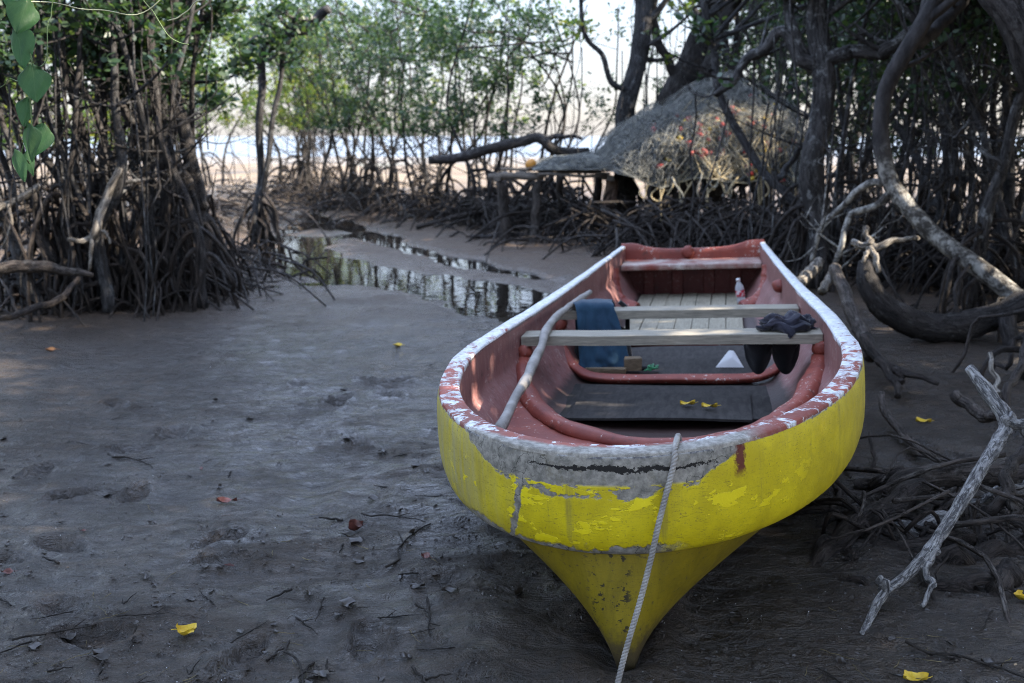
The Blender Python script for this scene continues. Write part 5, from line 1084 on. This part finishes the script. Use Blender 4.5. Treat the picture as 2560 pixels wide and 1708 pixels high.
# ------------------------------------------------------------ heart leaved vine hanging close by
vine = empty('hanging_vine', at(40, 200, 2.8), 'hanging vine with big green heart shaped leaves at the picture edge', 'vine')
def vm(name, col):
    m = Mat(name); m.surf(col, 0.6); return m.m
M['vine_stem'] = vm('green_vine_stem', (0.10, 0.16, 0.06)); M['tendril'] = vm('pale_tendril', (0.34, 0.36, 0.24))
def heart_mat():
    m = Mat('heart_leaf'); uvw = m.n('ShaderNodeAttribute', attribute_name='leaf_uv').outputs['Vector']; x, y, _ = m.xyz(uvw)
    ax = m.math('ABSOLUTE', x)
    mid = m.step(ax, 0.028, 0.008)
    sv = m.math('PINGPONG', m.math('ADD', y, m.math('MULTIPLY', ax, -0.75)), 0.11)
    vein = m.math('MAXIMUM', mid, m.math('MULTIPLY', m.step(sv, 0.014, 0.003), 0.6))
    n = m.noise(m.pos(), 55, 5, 0.65)
    c = m.mix(m.step(n, 0.35, 0.7), (0.028, 0.075, 0.032), (0.046, 0.105, 0.042)); c = m.mix(m.math('MULTIPLY', vein, 0.6), c, (0.08, 0.15, 0.07))
    c = m.mix(m.step(m.noise(m.pos(), 34, 4, 0.7), 0.70, 0.74), c, (0.12, 0.10, 0.03))
    p = m.surf(c, 0.5, m.bump(m.math('ADD', n, m.math('MULTIPLY', vein, -0.8)), 0.4, 0.004), 0.4)
    tr = m.n('ShaderNodeBsdfTranslucent', Color=(0.10, 0.26, 0.09, 1)); mx = m.n('ShaderNodeMixShader', Fac=0.4)
    m.l(p.outputs[0], mx.inputs[1]); m.l(tr.outputs[0], mx.inputs[2]); m.l(mx.outputs[0], m.out.inputs[0]); return m.m
M['heart'] = heart_mat()
def heart_leaf(xd, yd, wpx, hpx, Y, roll, fold, yaw, seed):
    """stalk end at (xd, yd), tip hanging downwards"""
    rng = np.random.default_rng(seed); s = 1.0894 * Y / FPX
    t = np.linspace(0, 1, 15); half = np.sin(np.pi * np.clip(t, 0, 1) ** 0.62) ** 0.8 * (1 - 0.25 * t); half[0] = 0.12; half[-1] = 0
    us = np.linspace(-1, 1, 11)
    P, UV = [], []
    for k, tt in enumerate(t):
        for u in us:
            lobe = 0.13 * (1 - tt) ** 3 * np.sin(min(1, abs(u) * 1.1) * np.pi) * 1.3
            x = u * half[k] * wpx / 2; y = (tt - lobe) * hpx
            zz = -abs(u) ** 1.3 * half[k] * wpx * 0.5 * fold + 0.07 * hpx * math.sin(tt * 2.6) + 0.03 * hpx * math.sin(u * 5 + tt * 6 + seed)
            P.append((x, -y, zz)); UV.append((u * half[k], tt, 0))
    P = L_(P) * s; c, sn = math.cos(roll), math.sin(roll)
    X = P[:, 0] * c - P[:, 1] * sn; Z = P[:, 0] * sn + P[:, 1] * c; D = P[:, 2]
    cy, sy = math.cos(yaw), math.sin(yaw)
    Wd = np.stack([X * cy + D * sy, X * sy - D * cy, Z], -1) + at(xd, yd, Y)
    mb = MB(); mb.grid(Wd.reshape(15, 11, 3)); o = child(mb, 'heart_leaf', M['heart'], vine)
    at_ = o.data.attributes.new('leaf_uv', 'FLOAT_VECTOR', 'POINT'); at_.data.foreach_set('vector', L_(UV, dtype=np.float32).ravel())
for a in ((60, 6, 74, 72, 2.78, -0.35, .5, .5, 1), (40, 62, 76, 92, 2.80, 0.12, .35, -.3, 2), (74, 158, 78, 74, 2.76, 0.05, .3, .2, 3), (62, 232, 42, 58, 2.82, -.25, .6, .9, 4), (64, 292, 60, 78, 2.78, .1, .4, -.4, 5), (98, 293, 62, 66, 2.80, -.32, .3, .3, 6), (36, 352, 44, 66, 2.77, .28, .35, -.2, 7), (66, 352, 36, 52, 2.85, .1, .6, 1.1, 8), (30, -30, 60, 70, 2.83, .1, .4, .2, 9)):
    heart_leaf(*a)
def vpath(pts, r, mat, nm, n=30, seed=0):
    mb = MB(); q = smooth_path([at(*p) for p in pts], n); mb.tube(wob(q, 0.003, np.random.default_rng(seed), 5), r, 6); child(mb, nm, M[mat], vine)
vpath([(52, -90, 2.84), (60, 0, 2.81), (48, 62, 2.81), (74, 150, 2.79), (70, 230, 2.82), (72, 290, 2.81), (50, 345, 2.80), (66, 380, 2.83)], 0.0022, 'vine_stem', 'stem', 40)
vpath([(125, -60, 2.85), (118, 20, 2.84), (110, 70, 2.82), (107, 130, 2.80), (90, 158, 2.78)], 0.0014, 'vine_stem', 'stem')
vpath([(60, 4, 2.8), (120, 2, 2.9), (190, 22, 3.0), (260, 33, 3.05), (320, 28, 3.1), (370, -5, 3.1), (400, -40, 3.15)], 0.0018, 'tendril', 'tendril')
vpath([(300, -60, 3.1), (330, 0, 3.1), (360, 45, 3.1), (395, 85, 3.1), (432, 107, 3.1)], 0.0016, 'vine_stem', 'tendril')
vpath([(385, 48, 3.2), (430, 25, 3.2), (480, -10, 3.2), (520, -40, 3.2)], 0.0022, 'tendril', 'tendril')
vpath([(60, 180, 2.8), (20, 190, 2.85), (-30, 205, 2.9)], 0.0013, 'vine_stem', 'tendril')

# ------------------------------------------------------------ litter on the mud
def leafm2(name, a, b, rough=0.5):
    m = Mat(name); n = m.noise(m.obj(), 60, 5, 0.7); m.surf(m.mix(m.step(n, 0.35, 0.7), a, b), rough, m.bump(n, 0.4, 0.002)); return m.m
M['yl'] = leafm2('yellow_dead_leaf', (0.50, 0.33, 0.02), (0.66, 0.47, 0.04)); M['rl'] = leafm2('red_brown_dead_leaf', (0.07, 0.022, 0.018), (0.14, 0.045, 0.035), 0.35); M['bl'] = leafm2('black_dead_leaf', (0.016, 0.013, 0.012), (0.045, 0.036, 0.03), 0.35)
M['ol'] = leafm2('orange_dead_leaf', (0.30, 0.10, 0.02), (0.42, 0.17, 0.03))
def dead_leaf_mesh(L, w, curl, seed, mat, hole=False):
    rng = np.random.default_rng(seed); t = np.linspace(0, 1, 13); us = np.linspace(-1, 1, 7)
    P = np.array([[(tt - 0.5) * L, u * w * (math.sin(math.pi * tt ** 0.8) ** 0.8) * (1 + 0.1 * math.sin(tt * 17 + seed) * (abs(u) > 0.9)), curl * (u * u * w * 1.2 + (tt - 0.5) ** 2 * L * 0.7) + 0.006 * math.sin(tt * 6 + u * 2 + seed)] for tt in t for u in us])
    mb = MB(); mb.grid(P.reshape(13, 7, 3)); mb.tube([[0.5 * L - 0.003, 0, curl * L * 0.17], [0.62 * L, 0.004, curl * L * 0.2], [0.75 * L, 0.012, curl * L * 0.16]], 0.0014, 5)
    me = mb.mesh('dead_leaf', M[mat])
    if hole:
        bmx = __import__('bmesh').new(); bmx.from_mesh(me); bmx.faces.ensure_lookup_table()
        __import__('bmesh').ops.delete(bmx, geom=[f for f in bmx.faces if f.index in (3, 4, 9, 10, 15)], context='FACES'); bmx.to_mesh(me); bmx.free()
    return me
def lay(me, xy, rz, dz, tilt, name, label, cat, group=None, sc=1.0):
    o = bpy.data.objects.new(name, me); COL.objects.link(o); o.location = (xy[0], xy[1], gz(*xy) + dz); o.rotation_euler = (tilt, tilt * 0.5, rz); o.scale = (sc,) * 3
    return tag(o, label, cat, group)
lay(dead_leaf_mesh(0.075, 0.034, 0.5, 1, 'yl', True), gp(427, 1466), 2.6, 0.008, 0.15, 'fallen_leaf', 'bright yellow fallen leaf with holes lying alone on the mud', 'leaf')
lay(dead_leaf_mesh(0.085, 0.02, 0.5, 2, 'rl'), gp(517, 1300), 0.2, 0.008, 0.1, 'fallen_leaf', 'curled red brown leaf above the holed yellow leaf', 'leaf')
lay(dead_leaf_mesh(0.07, 0.026, 0.9, 3, 'rl'), gp(815, 1215), 0.7, 0.010, 0.2, 'fallen_leaf', 'red brown curled leaf on wet ripples near the hull', 'leaf')
lay(dead_leaf_mesh(0.09, 0.016, 0.5, 4, 'rl'), gp(520, 1146), 0.1, 0.006, 0.1, 'fallen_leaf', 'narrow dark red leaf in the open middle of the mud', 'leaf')
lay(dead_leaf_mesh(0.09, 0.024, 0.4, 5, 'yl'), gp(2118, 977), 0.0, 0.008, 0.1, 'fallen_leaf', 'yellow leaf on the mud between the hull and the driftwood', 'leaf')
lay(dead_leaf_mesh(0.075, 0.026, 0.4, 6, 'yl'), gp(2100, 1560), 0.0, 0.008, 0.1, 'fallen_leaf', 'orange yellow leaf at the bottom picture edge below the driftwood', 'leaf')
lay(dead_leaf_mesh(0.07, 0.03, 0.4, 7, 'yl'), gp(2345, 1372), 1.2, 0.010, 0.3, 'fallen_leaf', 'yellow leaf at the picture edge under the tangle', 'leaf')
lay(dead_leaf_mesh(0.08, 0.028, 0.3, 8, 'yl'), gp(912, 790), 0.3, 0.006, 0.1, 'fallen_leaf', 'small pale yellow leaf by itself on the far mud', 'leaf')
lay(dead_leaf_mesh(0.08, 0.028, 0.3, 9, 'ol'), gp(118, 806), 0.3, 0.006, 0.1, 'fallen_leaf', 'orange leaf on the mud before the dark clump', 'leaf')
for xd, yd, rz, lab in ((1578, 930, 0.1, 'ochre leaf lying on the dark boards in the bow, nearer the pole'), (1628, 936, -0.1, 'thin ochre leaf lying on the dark boards in the bow, farther from the pole')):
    me = dead_leaf_mesh(0.075, 0.022, 0.4, 30 + xd, 'yl'); p = at(xd, yd, 1); d = p - [0, 0, CAMH]; n_ = e_n; t = ((O_top + e_n * -0.40) - [0, 0, CAMH]) @ n_ / (d @ n_); p = np.array([0, 0, CAMH]) + d * t
    o = bpy.data.objects.new('fallen_leaf', me); COL.objects.link(o); o.location = p + [0, 0, 0.004]; o.rotation_euler = (0, R(-3), rz); tag(o, lab, 'leaf')
proto = [dead_leaf_mesh(0.07, 0.024, 0.2, 50, 'bl'), dead_leaf_mesh(0.065, 0.028, 0.1, 51, 'bl'), dead_leaf_mesh(0.075, 0.016, 0.35, 52, 'bl'), dead_leaf_mesh(0.06, 0.02, 0.25, 53, 'rl')]
rng = np.random.default_rng(5); spots = [gp(x, y) for x, y in ((380, 1395), (785, 1415), (720, 1380), (640, 1440), (625, 1470), (990, 1100), (965, 1080), (160, 1195), (1450, 1520), (2185, 1505), (1680, 1430), (1190, 1370), (575, 960), (690, 640), (360, 1200), (460, 1080), (250, 1130))]
for i in range(125):
    if i < len(spots): xy = spots[i] + rng.normal(0, .02, 2)
    else:
        xy = gp(rng.uniform(-20, 2370), 1600 - abs(rng.normal(0, 380)))
        if xy[1] > 9 or poly_dist(np.array([xy[0]]), np.array([xy[1]]), [(0.32, 2.7), (1.6, 8.7)])[0] < 0.62: continue
    lay(proto[rng.choice(4, p=[.35, .3, .25, .1])], xy, rng.uniform(0, 6.28), 0.005, rng.normal(0, .12), 'dead_leaf', 'dark sodden dead leaf stuck to the mud', 'leaf', 'dead leaves scattered on the mud', rng.uniform(0.35, 1.0))
M['twig'] = bark('black_wet_twig', (0.018, 0.015, 0.013), (0.05, 0.042, 0.036), 40, 0)
M['straw'] = bark('pale_straw', (0.15, 0.12, 0.06), (0.30, 0.25, 0.13), 40, 0)
def twig_mesh(L, r, seed, mat):
    rng = np.random.default_rng(seed); mb = MB(); q = wob(np.linspace([-L / 2, 0, 0.004], [L / 2, 0, 0.006], 14), L * 0.03, rng); q[:, 2] = np.abs(q[:, 2]) * 0.5 + r
    mb.tube(q, np.linspace(r, r * 0.5, 14), 6, True, 0.2, rng)
    if L > 0.12:
        j = rng.integers(4, 10); mb.tube(np.linspace(q[j], q[j] + [L * 0.18, L * 0.12 * rng.choice([-1, 1]), 0.012], 5), np.linspace(r * .7, r * .3, 5), 5)
    return mb.mesh('twig', M[mat])
tw = [twig_mesh(0.24, 0.004, 1, 'twig'), twig_mesh(0.16, 0.003, 2, 'twig'), twig_mesh(0.36, 0.005, 3, 'twig'), twig_mesh(0.10, 0.005, 4, 'twig'), twig_mesh(0.07, 0.0014, 5, 'straw'), twig_mesh(0.10, 0.0012, 6, 'straw')]
sp = [((260, 965), 0.75, 0), ((900, 1190), -0.3, 2), ((330, 1430), 0.15, 0), ((290, 1390), 1.4, 1), ((700, 1435), -0.9, 1), ((140, 1550), 0.4, 3), ((2240, 1530), -0.7, 2), ((1005, 1555), 0.4, 3)]
for i in range(190):
    if i < len(sp): xy, rz, k = gp(*sp[i][0]), sp[i][1], sp[i][2]
    else:
        xy = gp(rng.uniform(-20, 2370), 1600 - abs(rng.normal(0, 300))); rz = rng.uniform(0, 6.28); k = rng.choice(6, p=[.08, .17, .03, .17, .3, .25])
        if xy[1] > 8 or poly_dist(np.array([xy[0]]), np.array([xy[1]]), [(0.32, 2.7), (1.6, 8.7)])[0] < 0.55: continue
    lay(tw[k], xy, rz, 0.001, 0, 'twig' if k < 4 else 'straw', 'dark wet twig lying on the mud' if k < 4 else 'thin pale straw lying on the mud', 'twig' if k < 4 else 'straw', 'twigs scattered on the mud' if k < 4 else 'straws scattered on the mud', rng.uniform(0.6, 1.2))
# crumbs, worm casts and shell bits: nobody could count them
for nm, n, mat, rr, sd in (('mud_crumbs', 5200, 'bl', (0.002, 0.011), 8), ('shell_grit', 520, 'plastic', (0.0012, 0.0034), 9), ('mud_casts', 1500, 'mud', (0.006, 0.018), 10)):
    rng = np.random.default_rng(sd); xy = np.array([gp(rng.uniform(-60, 2420), 1610 - abs(rng.normal(0, 420))) for _ in range(n)])
    xy = xy[(xy[:, 1] < 11) & (xy[:, 1] > 2.2) & (poly_dist(xy[:, 0], xy[:, 1], [(0.32, 2.85), (1.6, 8.7)]) > 0.12)]
    cl = fbm(xy[:, 0] * 1.4, xy[:, 1] * 1.4, 3) > -0.25; xy = xy[cl]
    z = ground_z(xy[:, 0], xy[:, 1]); c = np.column_stack([xy, z]); r = rng.uniform(*rr, (len(c), 1)) * rng.uniform(.6, 1, (len(c), 1)); a = rng.uniform(0, 6.28, len(c))
    base = L_([(1, 0, 0), (0.2, 0.8, 0), (-0.9, 0.4, 0), (-0.6, -0.7, 0), (0.5, -0.8, 0), (0.3, 0.1, 0.7), (-0.3, -0.1, 0.75)], float)
    base = base * (L_((1.6, 0.8, 0.7)) if nm != 'shell_grit' else 1)
    V = base[None] * r[..., None] + rng.normal(0, 0.12, (len(c), 7, 3)) * r[..., None]
    X = V[..., 0] * np.cos(a)[:, None] - V[..., 1] * np.sin(a)[:, None]; Y_ = V[..., 0] * np.sin(a)[:, None] + V[..., 1] * np.cos(a)[:, None]
    V = np.stack([X, Y_, V[..., 2] - 0.001], -1) + c[:, None]
    T = L_([(0, 1, 5), (1, 6, 5), (1, 2, 6), (2, 3, 6), (3, 4, 6), (4, 5, 6), (4, 0, 5)]); F = (np.arange(len(c))[:, None, None] * 7 + T[None]).reshape(-1, 3)
    mb = MB(); mb.add(V.reshape(-1, 3), F); tag(mb.build(nm, M[mat], None, nm == 'mud_casts'), kind='stuff')
